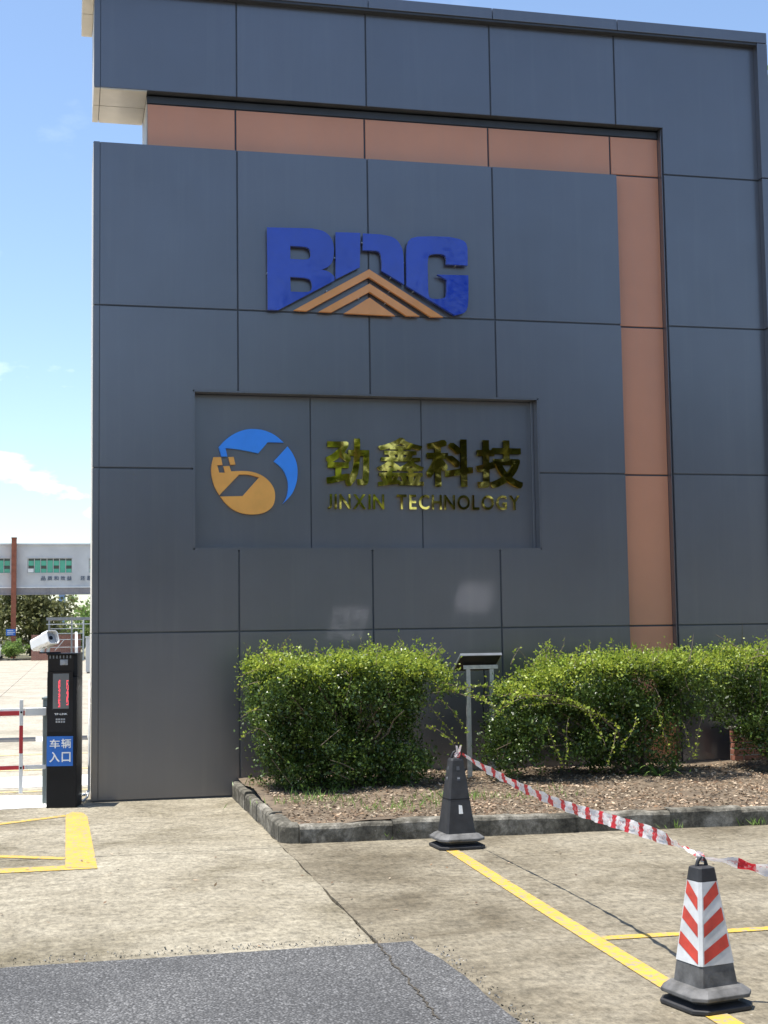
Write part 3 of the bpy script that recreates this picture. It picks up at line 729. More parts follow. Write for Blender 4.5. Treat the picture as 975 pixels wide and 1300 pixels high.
h1, P1 = hedge((2.75, HY, .17), [
    (34000, (2.62, HY+.06, 1.02), (.82, .56, .36), {}),
    *[(3600, (1.98+.34*k, HY-.03, 1.35+(.03, -.02, .04, .0, .02)[k]), (.27, .74, .085), dict(p=3, surf=.45, clump=.05, hole=1.)) for k in range(5)],
    (13000, (2.55, HY+.06, .58), (.66, .50, .36), dict(surf=.6)),
    (10500, (2.64, HY-.16, .47), (.84, .50, .29), dict(surf=.65)),
    (6500, (3.40, HY, 1.20), (.34, .60, .20), {}),
    (5200, (1.93, HY-.1, .98), (.15, .50, .40), {}),
    (3200, (3.20, HY-.1, .52), (.26, .36, .28), dict(surf=.5)),
], sh1, 'dense boxy hedge beside the corner of the kerb, nearest the black kiosk', seed=11)
stems(h1, (2.72, HY, .15), [(2.1, HY-.3, 1.1), (2.4, HY-.45, 1.2), (2.75, HY-.5, 1.1), (3.1, HY-.4, 1.2), (3.45, HY, 1.1), (2.6, HY-.2, 1.3), (3.0, HY+.2, 1.3), (2.3, HY+.2, 1.2), (3.2, HY-.55, .95), (2.95, HY-.6, .8)], .018, 3)
sh2 = top_shoots(52, 4.4, 6.6, 1.38, 6)
sh2 += [((4.75+.1*k, 13.1+.1*(k % 3), 1.05-.05*k), (-1, -.1, .1+.1*k), .70+.12*(k % 3), .085, 75) for k in range(7)]
sh2 += [((4.6+.24*k, 12.95+.06*(k % 3), .75+.08*(k % 3)), (rs(k).uniform(-.3, .3), -.2, -1), .42, .02, 34) for k in range(8)]
h2, P2 = hedge((5.75, HY, .17), [
    (23000, (5.55, HY+.06, 1.08), (.78, .56, .27), {}),
    *[(3300, (4.86+.37*k, HY-.03, (1.22, 1.34, 1.37, 1.33, 1.30)[k]), (.28, .72, .085), dict(p=3, surf=.45, clump=.05, hole=1.)) for k in range(5)],
    (10500, (5.72, HY+.05, .60), (.50, .46, .36), dict(surf=.6)),
    (5500, (5.30, HY, .66), (.60, .46, .26), dict(surf=.6)),
    (5600, (4.82, HY+.05, 1.0), (.36, .5, .22), dict(surf=.5)),
    (3600, (4.50, HY+.1, .60), (.27, .34, .30), dict(surf=.5)),
    (4200, (4.34, HY-.22, .62), (.26, .26, .36), dict(surf=.5)),
    (1800, (4.42, HY-.15, 1.05), (.24, .3, .14), dict(surf=.5)),
    (5000, (6.45, HY, 1.22), (.30, .62, .16), {}),
    (1500, (6.30, HY-.1, .85), (.22, .4, .12), dict(surf=.5)),
], sh2, 'long loose hedge with trailing shoots behind the barrier tape', seed=12)
stems(h2, (5.85, HY, .15), [(5.2, HY-.3, 1.0), (5.5, HY-.4, 1.1), (5.9, HY-.4, 1.1), (6.3, HY-.2, 1.1), (4.8, HY, 1.0), (6.0, HY+.2, 1.3), (4.6, HY, .8)], .020, 4)
sh3 = top_shoots(34, 6.8, 8.3, 1.42, 7)+[((6.95, 13.2, 1.3), (.1, 0, 1), .38, .0, 18), ((7.15, 13.3, 1.35), (.2, 0, 1), .4, .02, 22)]
h3, P3 = hedge((7.6, HY, .17), [
    (20000, (7.58, HY+.04, 1.08), (.72, .58, .28), {}),
    (13000, (7.58, HY-.03, 1.38), (.86, .74, .085), dict(p=4, surf=.45, clump=.06)),
    (9000, (7.40, HY-.1, .76), (.55, .5, .24), dict(surf=.6)),
    (3000, (7.30, HY-.15, .52), (.34, .3, .20), dict(surf=.5)),
], sh3, 'hedge with a bare crooked trunk in front of the low brick wall', seed=13)
stems(h3, (7.42, HY-.1, .15), [(7.0, HY-.2, 1.1), (7.4, HY-.4, 1.1), (7.9, HY-.2, 1.2), (7.6, HY+.2, 1.2)], .026, 5)

# ------------------------------------------------------------------ low brick wall at the end of the bed
bw = empty('low_brick_wall', (8.2, 14.36, 0), 0, 'low red brick wall behind the hedge beside the gate wall', 'wall')
bx0, bx1, by0 = 7.27, 9.4, 14.30
rel(MB().box(bx0+.05, bx1-.006, by0+.006, by0+.2, 0, .555).build('mortar_bed', M['mortar']), bw)
rel(MB().box(bx0-.004, bx1+.02, by0-.008, by0+.21, .558, .585).build('coping', M['kerb'], None, .006), bw)
bb = MB().box(0, .23, 0, .1, 0, .056).build('brick', M['brick'], None, .004); bmesh_ = bb.data; bpy.data.objects.remove(bb)
for r_ in range(8):
    x = bx0-(.12 if r_ % 2 else 0)
    while x < bx1-.05:
        if x < bx0-.001:
            o = bpy.data.objects.new('brick', bmesh_); COL.objects.link(o); o.scale = (.47, 1, 1); o.location = (bx0, by0, .012+r_*.068); rel(o, bw)
        else:
            o = bpy.data.objects.new('brick', bmesh_); COL.objects.link(o); o.location = (x, by0+random.uniform(-.003, .003), .012+r_*.068); rel(o, bw)
        x += .242

# ------------------------------------------------------------------ solar flood lights in the bed
def solar(cxx, zf, yf, label, w_=.44, dep=.34, tilt=28.5):
    t_ = empty('solar_panel_stand', (cxx, yf+.12, bed_z(cxx, yf)), 0, label, 'solar panel', 'solar panels standing behind the hedges')
    c_, s_ = math.cos(R(tilt)), math.sin(R(tilt))
    def L(u, v, hgt): return (cxx+u, yf+v*c_+hgt*s_, zf-v*s_+hgt*c_)
    def slab_(nm, u0, u1, v0, v1, h0, h1, m, bev=0):
        vs = [L(u, v, h_) for h_ in (h0, h1) for u, v in ((u0, v0), (u1, v0), (u1, v1), (u0, v1))]
        return rel(MB().add(vs, [(3,2,1,0),(4,5,6,7),(0,1,5,4),(1,2,6,5),(2,3,7,6),(3,0,4,7)]).build(nm, m, None, bev), t_)
    slab_('backing', -w_/2+.012, w_/2-.012, .012, dep-.012, -.028, -.004, M['black'], .004)
    slab_('glass', -w_/2+.014, w_/2-.014, .014, dep-.014, -.0035, .0015, M['solar'])
    for a in ((-w_/2, w_/2, 0, .013), (-w_/2, w_/2, dep-.013, dep), (-w_/2, -w_/2+.013, .0135, dep-.0135), (w_/2-.013, w_/2, .0135, dep-.0135)):
        slab_('frame', *a, -.024, .004, M['greysteel'], .002)
    zb = bed_z(cxx, yf)-.1
    yp = yf+.15
    for sx in (-1, 1):
        x = cxx+.03+sx*.125; ztop = zf-.15*math.tan(R(tilt))-.045
        rel(MB().box(x-.022, x+.022, yp-.003, yp+.003, zb, ztop).box(x-.022, x-.016, yp+.0031, yp+.03, zb, ztop).box(x+.016, x+.022, yp+.0031, yp+.03, zb, ztop).build('post', M['steel'], None), t_)
    rel(MB().box(cxx-.15, cxx+.22, yp-.012, yp-.004, ztop-.035, ztop+.006).build('cross_bar', M['steel'], None, .002), t_)
    rel(MB().tube([(cxx+.08, yp+.05, ztop+.02), (cxx+.09, yp+.03, ztop-.15), (cxx+.07, yp+.05, ztop-.4), (cxx+.1, yp+.03, zb+.1)], .006, 6).build('cable', M['black']), t_)
solar(4.10, 1.475, 13.50, 'tilted black solar panel on two steel posts between the two hedges')
solar(2.80, 1.48, 13.98, 'tilted solar panel almost hidden behind the boxy hedge', tilt=27)

# ------------------------------------------------------------------ rubber cones and tape
def oct_ring(r_, ch, z): # square of half-side r_ with cut corners ch
    return [(r_, -r_+ch, z), (r_, r_-ch, z), (r_-ch, r_, z), (-r_+ch, r_, z), (-r_, r_-ch, z), (-r_, -r_+ch, z), (-r_+ch, -r_, z), (r_-ch, -r_, z)]
def cone(loc, rz, sc, sleeve, label):
    t_ = empty('rubber_cone', loc, rz, label, 'traffic cone', 'rubber cones strung with tape'); t_.scale = (sc, sc, sc)
    K = 1.0
    MB().loft([oct_ring(.160, .048, 0), oct_ring(.166, .050, .006), oct_ring(.166, .050, .022), oct_ring(.118, .032, .036), oct_ring(.118, .032, .052)]).build('base_plate', M['rubber'], t_, .003)
    MB().loft([oct_ring(.148, .046, .053), oct_ring(.163, .050, .058), oct_ring(.163, .050, .074), oct_ring(.132, .040, .098), oct_ring(.108, .016, .104)]).build('collar', M['rubgrey'], t_, .003)
    hb, ht = .100, .606; rb, rt_ = .105, .044
    def hw(z): return rb+(rt_-rb)*(z-hb)/(ht-hb)
    body = [oct_ring(hw(z), .012, z) for z in (hb, .2, .35, .5, .592)]+[oct_ring(rt_*.90, .012, .606)]
    MB().loft(body).build('body', M['rubber'] if not sleeve else M['rubgrey'], t_, .002)
    # lifting loop
    an = [i/8*math.pi for i in range(9)]
    MB().tube([(math.cos(a)*.028, 0, .595+math.sin(a)*.055) for a in an], .0085, 8).build('handle', M['rubber'], t_, smooth=True)
    if sleeve:
        z0, z1 = .195, .550
        MB().loft([oct_ring(hw(z)+.0022, .012, z) for z in (z0, (z0+z1)/2, z1)], cap=False).build('sleeve', M['sleeve'], t_)
        MB().loft([oct_ring(hw(.551)+.0025, .012, .551), oct_ring(hw(.608)+.002, .012, .608), oct_ring(.030, .010, .614)]).build('top_cap', M['rubber'], t_, .002)
        # red chevron bars: on each face the bars run down towards the corners that face +X-Y / -X+Y
        for f in range(4):
            Rm = Matrix.Rotation(f*math.pi/2, 3, 'Z')
            for i in range(3):
                zc = .550-i*.113; drop = .066; hgt = .056
                def pt(s_, z): # s_ -1..1 across the face whose outward normal is +X
                    z = min(max(z, z0), z1); h_ = hw(z); e = h_-.014; return Rm @ Vector((h_+.0038, s_*e, z))
                a, b = (-1, 1) if f % 2 else (1, -1)   # a: corner where the V meets
                zA, zB = zc-drop, zc
                q = [pt(a*.97, zA-hgt), pt(b*.97, zB-hgt), pt(b*.97, zB), pt(a*.97, zA)]
                o = MB().add(q, [(0, 1, 2, 3)]).build('red_bar', M['red'], t_)
    else:
        for f in range(4):
            Rm = Matrix.Rotation(f*math.pi/2, 3, 'Z')
            h_ = hw(.265)
            if f in (3,): 
                MB().add([Rm @ Vector((hw(z)+.002, y, z)) for y, z in ((-.012, .235), (.018, .235), (.014, .29), (-.01, .295))], [(0, 1, 2, 3)]).build('white_label', M['white'], t_)
            for zc in (.47, .54): 
                MB().add([Rm @ Vector((hw(zc+dz)+.0015, y, zc+dz)) for y, dz in ((-.012, -.013), (.012, -.013), (.010, .013), (-.010, .013))], [(0, 1, 2, 3)]).build('slot', M['core'], t_)
            MB().add([Rm @ Vector((hw(.478+dz)+.0028, y, .478+dz)) for y, dz in ((-.009, -.01), (.009, -.01), (.009, .0), (-.009, .0))], [(0, 1, 2, 3)]).build('slot_rim', M['lens'], t_)
        MB().loft([oct_ring(hw(.33)+.0012, .012, .33), oct_ring(hw(.336)+.0012, .012, .336)], cap=False).build('seam', M['black'], t_)
    return t_
C1, C2 = Vector((3.018, 10.70, 0)), Vector((2.828, 5.925, 0))
cone(C1, R(3), 1.15, False, 'plain black rubber cone with a small white label by the kerb')
cone(C2, R(12), 1.01, True, 'rubber cone in a white sleeve with red chevron bars on the yellow line')

def tape_mat():
    m, t, b = nodes('barrier_tape')
    uv = N(t, 'UVMap'); sp = N(t, 'SeparateXYZ'); t.links.new(uv.outputs[0], sp.inputs[0])
    fr = N(t, 'Math', operation='FRACT'); mu = N(t, 'Math', operation='MULTIPLY'); mu.inputs[1].default_value = 1/.235; t.links.new(sp.outputs[0], mu.inputs[0]); t.links.new(mu.outputs[0], fr.inputs[0])
    st = ramp(t, fr.outputs[0], [(.34, (1,)*3), (.35, (0,)*3)])
    mp_ = N(t, 'Mapping'); mp_.inputs['Scale'].default_value = (42, 34, 1); mp_.inputs['Rotation'].default_value = (0, 0, R(18)); t.links.new(uv.outputs[0], mp_.inputs[0])
    br = ramp(t, noise(t, mp_.outputs[0], 1.6, 2, .4), [(.56, (0,)*3), (.60, (1,)*3)])
    mid = N(t, 'Math', operation='COMPARE'); mid.inputs[1].default_value = .03; mid.inputs[2].default_value = .015; t.links.new(sp.outputs[1], mid.inputs[0])
    k = N(t, 'Math', operation='MULTIPLY'); t.links.new(br, k.inputs[0]); t.links.new(mid.outputs[0], k.inputs[1])
    wh = mixc(t, N_scale(t, k.outputs[0], .55), (.78, .74, .73), (.62, .12, .12)); rd = mixc(t, N_scale(t, k.outputs[0], .5), (.60, .025, .04), (.72, .4, .4))
    c = mixc(t, st, wh, rd); t.links.new(c, b.inputs['Base Color']); b.inputs['Roughness'].default_value = .35
    tr = N(t, 'BsdfTranslucent'); t.links.new(c, tr.inputs[0]); ms = N(t, 'MixShader'); ms.inputs[0].default_value = .3
    t.links.new(b.outputs[0], ms.inputs[1]); t.links.new(tr.outputs[0], ms.inputs[2]); t.links.new(ms.outputs[0], t.nodes['Material Output'].inputs[0])
    return m
M['tape'] = tape_mat()
def ribbon(name, pts, ang, wd, parent, u0=0.):
    """flat strip along pts; ang: roll at each point (0 = standing upright), wd: width at each point"""
    n = len(pts); vs = []; uvs = []; L = u0; K = 4
    for i in range(n):
        p = Vector(pts[i]); t_ = (Vector(pts[min(i+1, n-1)])-Vector(pts[max(i-1, 0)])).normalized(); sd = t_.cross(Vector((0, 0, 1))).normalized(); u = sd.cross(t_)
        if i: L += (p-Vector(pts[i-1])).length
        a = ang[i]; d = u*math.cos(a)+sd*math.sin(a); nn = u*-math.sin(a)+sd*math.cos(a)
        for k in range(K+1):
            s_ = k/K-.5; vs.append(p+d*(s_*wd[i])+nn*(.006*math.sin(L*23+k*1.9)*wd[i]/.055+.004*math.sin(L*57+k))); uvs.append((L, k/K*.06))
    fs = [(i*(K+1)+k, (i+1)*(K+1)+k, (i+1)*(K+1)+k+1, i*(K+1)+k+1) for i in range(n-1) for k in range(K)]
    mb = MB().add(vs, fs); o = mb.build(name, M['tape'], None, smooth=True)
    ul = o.data.uv_layers.new(name='UVMap')
    for lp in o.data.loops: ul.data[lp.index].uv = uvs[lp.vertex_index]
    if parent: rel(o, parent)
    return o
# tape path traced in the vertical plane between the cones, blown a little to the side at mid span
TP = empty('barrier_tape', (C1.x, C1.y, .70), 0, 'red and white barrier tape sagging from cone to cone', 'barrier tape')
px = [(587, 957), (608, 971), (629.2, 982.5), (651, 994), (673.9, 1004.8), (696, 1014.5), (718.5, 1023.5), (741, 1031), (763.1, 1038), (785, 1044.5), (807.7, 1051.5), (830, 1059), (852.4, 1068), (872, 1077), (889, 1088)]
pts = []; ndir = Vector((-(C2-C1).y, (C2-C1).x))
for i, q in enumerate(px):
    s_ = i/(len(px)-1); off = .12*math.sin(math.pi*s_)*1.0
    d = ray(*q); c = Vector((C1.x+off, C1.y)); t_ = (ndir.dot(c))/(ndir.dot(Vector((d.x, d.y)))); pts.append(CAM+d*t_)
def dense(pts, k=4):
    res = []
    for i in range(len(pts)-1):
        p0, p1, p2, p3 = pts[max(i-1, 0)], pts[i], pts[i+1], pts[min(i+2, len(pts)-1)]
        for j in range(k):
            t_ = j/k; res.append(.5*((2*p1)+(p2-p0)*t_+(2*p0-5*p1+4*p2-p3)*t_*t_+(3*p1-p0-3*p2+p3)*t_**3))
    return res+[pts[-1]]
dp = dense(pts); n = len(dp)
sv = [i/(n-1) for i in range(n)]
ribbon('long_strip', dp, [.12+.22*math.sin(s_*7)+(2.0*(s_-.82)/.18 if s_ > .82 else 0) for s_ in sv], [(.02+.05*min(1, s_/.10)) if s_ < .1 else (.070 if s_ < .80 else .070-.05*(s_-.80)/.20) for s_ in sv], TP)
end = pts[-1]
e2 = [end, on_y(912, 1091.5, end.y-.02), on_y(935, 1096, end.y-.06), on_y(955, 1100.5, end.y-.10), on_y(980, 1104.5, end.y-.15), on_y(1040, 1112, end.y-.28), on_y(1110, 1106, end.y-.45)]
dp = dense(e2); n = len(dp)
ribbon('outer_strip', dp, [1.0-.9*i/n+.3*math.sin(i*.6) for i in range(n)], [.026+.045*min(1, max(0, (i/n-.1)/.35)) for i in range(n)], TP, .3)
# knots at the two cones
top1 = Vector((C1.x+.012, C1.y-.02, .722))
for c, r_ in ((top1, .022), (end, .017)):
    for k in range(3):
        ax_ = Vector((random.uniform(-1, 1), random.uniform(-1, 1), random.uniform(.2, 1))).normalized(); u_ = ax_.orthogonal().normalized(); v_ = ax_.cross(u_)
        ribbon('knot_turn', [c+(u_*math.cos(a)+v_*math.sin(a))*r_*(1+.12*math.sin(3*a+k)) for a in [i/12*2*math.pi for i in range(13)]], [.3*k+.4*math.sin(i) for i in range(13)], [.022]*13, TP, .05+.11*k)
for dx, dz, wd in ((-.012, .075, .03), (.028, .075, .034)):
    ribbon('loose_end', [top1, top1+Vector((dx*.4, -.01, dz*.4)), top1+Vector((dx, -.015, dz))], [1.3, 1.2, 1.0], [.018, wd*.8, wd], TP, .10)
# the next cone that holds the other end of the tape, just out of the picture
C3 = Vector((e2[-1].x, e2[-1].y, 0))
cone(C3, R(12), 1.04, True, 'rubber cone holding the far end of the tape')

# ------------------------------------------------------------------ entrance kiosk, barrier, camera
KX, KY, KR = -.02, 14.50, R(-11)
K_ = empty('entry_kiosk', (KX, KY, 0), KR, 'tall black vehicle entry kiosk with display and blue Chinese notice', 'kiosk')
kw, kd, kh = .148, .16, 1.535
MB().box(-kw, kw, -kd, kd, 0, 1.30).build('body', M['black'], K_, .006)
MB().box(-kw, kw, -kd+.03, kd, 1.301, kh-.012).build('head', M['black'], K_, .004)
MB().box(-kw-.004, kw+.004, -kd-.018, kd+.004, kh-.011, kh+.004).build('cap', M['black'], K_, .003)
MB().box(-kw+.004, kw-.035, -kd-.004, -kd-.0005, .755, 1.355).build('front_glass', M['blackgloss'], K_)
MB().box(-kw+.004, kw-.035, -kd+.024, -kd+.029, 1.36, kh-.02).build('camera_window', M['blackgloss'], K_)
MB().box(-.02, .055, -kd+.005, -kd+.0235, 1.42, 1.475).tube([(.018, -kd+.007, 1.447), (.018, -kd-.014, 1.447)], .02, 14).build('camera_module', M['lens'], K_)
for i in range(7): MB().box(-kw+.02+i*.034, -kw+.032+i*.034, -kd+.014, -kd+.0235, 1.487, 1.517).build('vent_fin', M['greysteel'], K_)
lc = MB().box(-.088, .072, -kd-.0065, -kd-.0042, .985, 1.335).build('display', M['lcd'], K_)
def emis(name, col, st):
    m, t, b = nodes(name); b.inputs['Base Color'].default_value = (*col, 1); b.inputs['Emission Color'].default_value = (*col, 1); b.inputs['Emission Strength'].default_value = st; return m
M['led'] = emis('red_led', (.9, .06, .09), .9)
rr = random.Random(9)
for cxx, z0, z1 in ((-.024, 1.0, 1.265), (.058, 1.02, 1.26)):
    mb = MB(); z = z0
    while z < z1:
        for c_ in range(3):
            if rr.random() < .72: mb.box(cxx-.010+c_*.007, cxx-.005+c_*.007, -kd-.0072, -kd-.0066, z, z+.009)
        z += .0125
    mb.build('led_text', M['led'], lc)
M['lab'] = simple('pale_print', (.75, .75, .75), .5, var=.02)
def krow(txt, x0, x1, z0, z1, name, m, gap, offset=.02):
    ws = []
    for c in txt:
        me, co = glyph(c, offset); ws.append(float(co[:, 0].max()-co[:, 0].min())); bpy.data.meshes.remove(me)
    tot = sum(ws)+gap*(len(ws)-1); k = (x1-x0)/tot; x = x0
    for c, w_ in zip(txt, ws):
        zz0, zz1 = (z0, z1) if c != '-' else (z0+(z1-z0)*.38, z0+(z1-z0)*.58)
        place_glyph(c, x, x+w_*k, zz0, zz1, -kd-.0041, .0012, m, name, offset).parent = K_; x += (w_+gap)*k
krow('TP-LINK', -.072, .058, .922, .94, 'maker_letter', M['lab'], .09)
for i in range(4):
    for j in range(2): MB().box(-.058+i*.025, -.040+i*.025, -kd-.006, -kd-.0042, .845+j*.025, .862+j*.025).build('speaker_hole', M['lens'], K_)
nb = MB().box(-kw+.002, kw-.033, -kd-.006, -kd-.001, .415, .71).build('blue_notice', M['signblue'], K_)
for chh, a in zip('车辆入口', ((-.116, .592, -.016, .68), (.0, .592, .096, .685), (-.118, .455, -.018, .555), (.004, .455, .092, .553))):
    place_glyph(chh, a[0], a[2], a[1], a[3], -kd-.0062, .0016, M['white'], 'notice_character', 0., (.016, .014)).parent = nb
# security camera on an arm on top of the kiosk
SC = empty('security_camera', (-.19, 14.42, kh), 0, 'white bullet security camera on a black bracket atop the kiosk', 'camera')
SC.scale = (.8, .8, .8)
MB().box(-.11, .16, -.05, .06, .006, .022).build('bracket_plate', M['black'], SC, .003)
MB().tube([(-.07, 0, .02), (-.06, 0, .075)], .026, 10).tube([(.0, 0, .02), (.01, 0, .09)], .022, 10).build('mount', M['white'], SC)
ax = Vector((.62, -.66, .30)).normalized(); sdv = ax.cross(Vector((0, 0, 1))).normalized(); upv = sdv.cross(ax)
def ring(c, a, b, cut, roll=0):
    q = [(a, -b+cut), (a, b-cut), (a-cut, b), (-a+cut, b), (-a, b-cut), (-a, -b+cut), (-a+cut, -b), (a-cut, -b)]
    return [c+sdv*u+upv*v for u, v in q]
c0 = Vector((-.17, .13, .10)); c1 = c0+ax*.36
MB().loft([ring(c0-ax*.0, .062, .058, .02), ring(c0+ax*.02, .080, .076, .026), ring(c0+ax*.30, .086, .082, .028)]).build('housing', M['white'], SC, .004)
MB().loft([ring(c0+ax*.24, .093, .089, .03), ring(c1, .093, .089, .03), ring(c1, .084, .080, .027), ring(c0+ax*.305, .084, .080, .027)], cap=False).build('hood', M['white'], SC)
MB().loft([ring(c0+ax*.302, .08, .076, .026), ring(c0+ax*.312, .076, .072, .024)]).build('front_plate', M['lens'], SC)
MB().tube([c0+ax*.31, c0+ax*.325], .026, 14).build('lens', M['blackgloss'], SC)
# barrier cabinet behind the kiosk and its fence-type arm
BC = empty('barrier_cabinet', (-.075, 14.86, 0), R(-6), 'narrow grey green barrier cabinet standing behind the kiosk', 'cabinet')
MB().box(-.155, .13, -.14, .14, .0, 1.06).build('body', M['cabinet'], BC, .01)
MB().box(-.165, .14, -.15, .15, 1.061, 1.085).build('lid', M['cabinet'], BC, .006)
MB().tube([(-.10, -.141, .95), (-.10, -.175, .95)], .045, 14).build('arm_boss', M['black'], BC)
AR = empty('fence_barrier', (-.18, 14.66, .95), 0, 'red and white fence-type barrier arm closed across the entrance', 'barrier arm')
ya = 14.64
x = -.205; k = 0
segs = [(-.205, -.415, 'white'), (-.418, -1.15, 'redpaint'), (-1.153, -1.9, 'white'), (-1.903, -2.65, 'redpaint'), (-2.653, -3.4, 'white')]
for a, b, m in segs:
    rel(MB().box(b, a, ya, ya+.045, .905, .985).build('upper_bar', M['white'], None, .006), AR)
    if m == 'redpaint': rel(MB().box(b, a, ya-.003, ya-.0005, .912, .958).build('red_band', M['redpaint']), AR)
    rel(MB().box(b, a, ya+.012, ya+.037, .365, .405).build('lower_bar', M[m], None, .004), AR)
for i, x in enumerate((-.452, -1.4, -2.35, -3.3)):
    for z0, z1, m in ((.13, .53, 'white'), (.531, .81, 'redpaint'), (.811, 1.07, 'white')):
        rel(MB().box(x-.019, x+.019, ya-.022, ya-.004, z0, z1).build('hanger', M[m], None, .003), AR)
    for z in (.385, .945): rel(MB().tube([(x, ya-.023, z), (x, ya-.030, z)], .011, 10).build('bolt', M['black']), AR)
# conduit between kiosk and wall
cp_ = empty('conduit', (.19, 14.62, 0), 0, 'thin grey conduit pipes bent along the ground beside the kiosk', 'pipe')
for dy, dx in ((0, 0), (.05, .02)):
    rel(MB().tube([(.10, 14.62+dy, .035+dy), (.17+dx, 14.63+dy, .035+dy), (.208, 14.66+dy, .06+dy), (.226, 14.73+dy, .12), (.228, 14.75+dy, 1.2+dy)], .011, 8).build('pipe', M['steel'], None, smooth=True), cp_)

# ------------------------------------------------------------------ trees
def tree(name, loc, H, crown, n, size, label, group, seed, mat='treeleaf', trunk_r=.16, limbs=9, trunk_h=None, cat='tree', per=55, clump=.42):
    global rng
    rng = np.random.default_rng(seed); rr = random.Random(seed)
    t_ = empty(name, loc, 0, label, cat, group)
    rx, ry, rz = crown; cz = H-rz; th = trunk_h or max(.5, H-2*rz*.85)
    mb = MB(); pts = [Vector((0, 0, -.06))]
    for k in range(1, 6): pts.append(Vector((rr.uniform(-.1, .1)*k*.4, rr.uniform(-.1, .1)*k*.4, (th+rz*.7)*k/5)))
    mb.tube(pts, [trunk_r*(1.15-.16*k) for k in range(6)], 8).build('trunk', M['bark'], t_, smooth=True)
    cs = []
    for i in range(limbs):
        an = rr.uniform(0, 2*math.pi); s_ = rr.uniform(.45, .95); zz = rr.uniform(-.6, .8)
        tip = Vector((math.cos(an)*rx*s_*math.sqrt(max(.1, 1-zz*zz*.8)), math.sin(an)*ry*s_*math.sqrt(max(.1, 1-zz*zz*.8)), cz+zz*rz*.9)); k0 = rr.randint(2, 4); a = pts[k0]
        mid = a.lerp(tip, .5)+Vector((0, 0, -.1*rz))
        MB().tube([a, mid, tip], [trunk_r*.45, trunk_r*.3, trunk_r*.1], 6).build('limb', M['bark'], t_, smooth=True); cs.append(tip)
    m_ = max(8, n//per); d = unit(rng.normal(size=(m_, 3))); tt = rng.random(m_)**.45
    C = d*tt[:, None]*np.array([rx, ry, rz])*(1+.22*np.sin(d[:, :1]*5+d[:, 2:]*4+seed))+np.array([0, 0, cz])
    idx = rng.integers(0, m_, n); P = C[idx]+rng.normal(size=(n, 3))*clump*rng.uniform(.5, 1.1, (m_, 1))[idx]*np.array([1, 1, .65])
    P = P[P[:, 2] > .1]
    u, v, f_ = leaf_dirs(len(P), size, .1)
    quads_mesh('crown', P, u, v*1.3, M[mat], t_, f_)
    return t_
M['treeolive'] = leaf_mat('olive_leaf', (.06, .075, .03), (.13, .15, .055), (.25, .26, .12))
M['treebright'] = leaf_mat('fresh_leaf', (.07, .14, .025), (.14, .25, .05), (.26, .36, .10))
# tree behind the right end of the wall
tree('leafy_tree', (14.5, 25.5, 0), 12.5, (3.0, 2.6, 3.4), 32000, .16, 'leafy tree showing past the right edge of the gate wall', None, 31, 'treebright', .2, 12, clump=.5)
# street trees across the road: the gold letters and glossy panels mirror them
M['treedark'] = leaf_mat('dark_glossy_leaf', (.008, .016, .005), (.022, .040, .010), (.10, .13, .03), .12)  # leaf colour darkened so the mirrored crowns read as shaded
LB = ['dark leaved tall tree facing the sign recess across the road', 'fresh green tree facing the letter sign across the road', 'dark round tree standing next to the tall tree across the road', 'fresh green tree facing the kiosk across the road', 'dark tree at the end of the row across the road', 'broad dark tree facing the boxy hedge across the road']
for i, (x, y, H, cr, mt) in enumerate(((11.8, -11.5, 13.2, (3.1, 2.8, 5.2), 'treedark'), (6.9, -10.5, 11.6, (2.5, 2.4, 4.6), 'treebright'), (16.5, -12.5, 9.6, (3.3, 2.8, 3.6), 'treedark'), (-4.0, -14, 8.5, (3.2, 2.9, 3.0), 'treebright'), (22, -12, 8.8, (3.3, 3, 3.2), 'treedark'), (2.0, -13.5, 8.8, (3.2, 2.8, 3.2), 'treedark'))):
    tree('street_tree', (x, y, 0), H, cr, 9000, .22, LB[i], 'street trees across the road', 40+i, mt, .2, 8, per=120, clump=.5)
# far trees beyond the yard
tree('olive_tree', (-3.0, 124, 0), 7.4, (3.5, 3.0, 3.4), 9000, .30, 'tall olive green tree under the skywalk behind the brick pillar', 'trees beyond the yard', 51, 'treeolive', .2, 10, clump=.5)
tree('olive_tree', (-8.6, 130, 0), 8.0, (3.8, 3.0, 3.7), 7000, .30, 'grey green tree under the skywalk left of the brick pillar', 'trees beyond the yard', 52, 'treeolive', .2, 10, clump=.5)
tree('round_tree', (4.3, 150, 0), 6.4, (4.2, 3.6, 2.7), 8000, .30, 'bright green tree behind the steel shelter', 'trees beyond the yard', 53, 'treebright', .2, 9, clump=.5)
tree('round_tree', (9.5, 140, 0), 7.2, (4.4, 3.6, 3.2), 6000, .32, 'dark tree behind the gate wall beyond the yard', 'trees beyond the yard', 54, 'treeleaf', .2, 9, clump=.5)
for i, (x, y, r_) in enumerate(((.8, 146, 1.6), (-.9, 150, 1.5))):
    tree('low_shrub', (x, y, 0), 2.7+.4*i, (r_, r_, 1.35), 2600, .25, ['dark shrub behind the steel shelter rails', 'taller shrub beside the far tower behind the shelter'][i], None, 60+i, 'treeleaf', .08, 5, cat='shrub', clump=.35)
tree('clipped_shrub', (-3.95, 108.6, .12), 1.35, (.85, .8, .62), 3800, .10, 'round clipped shrub on the far kerb by the brick pillar', None, 65, 'treebright', .05, 5, .3, 'shrub', 40, .14)

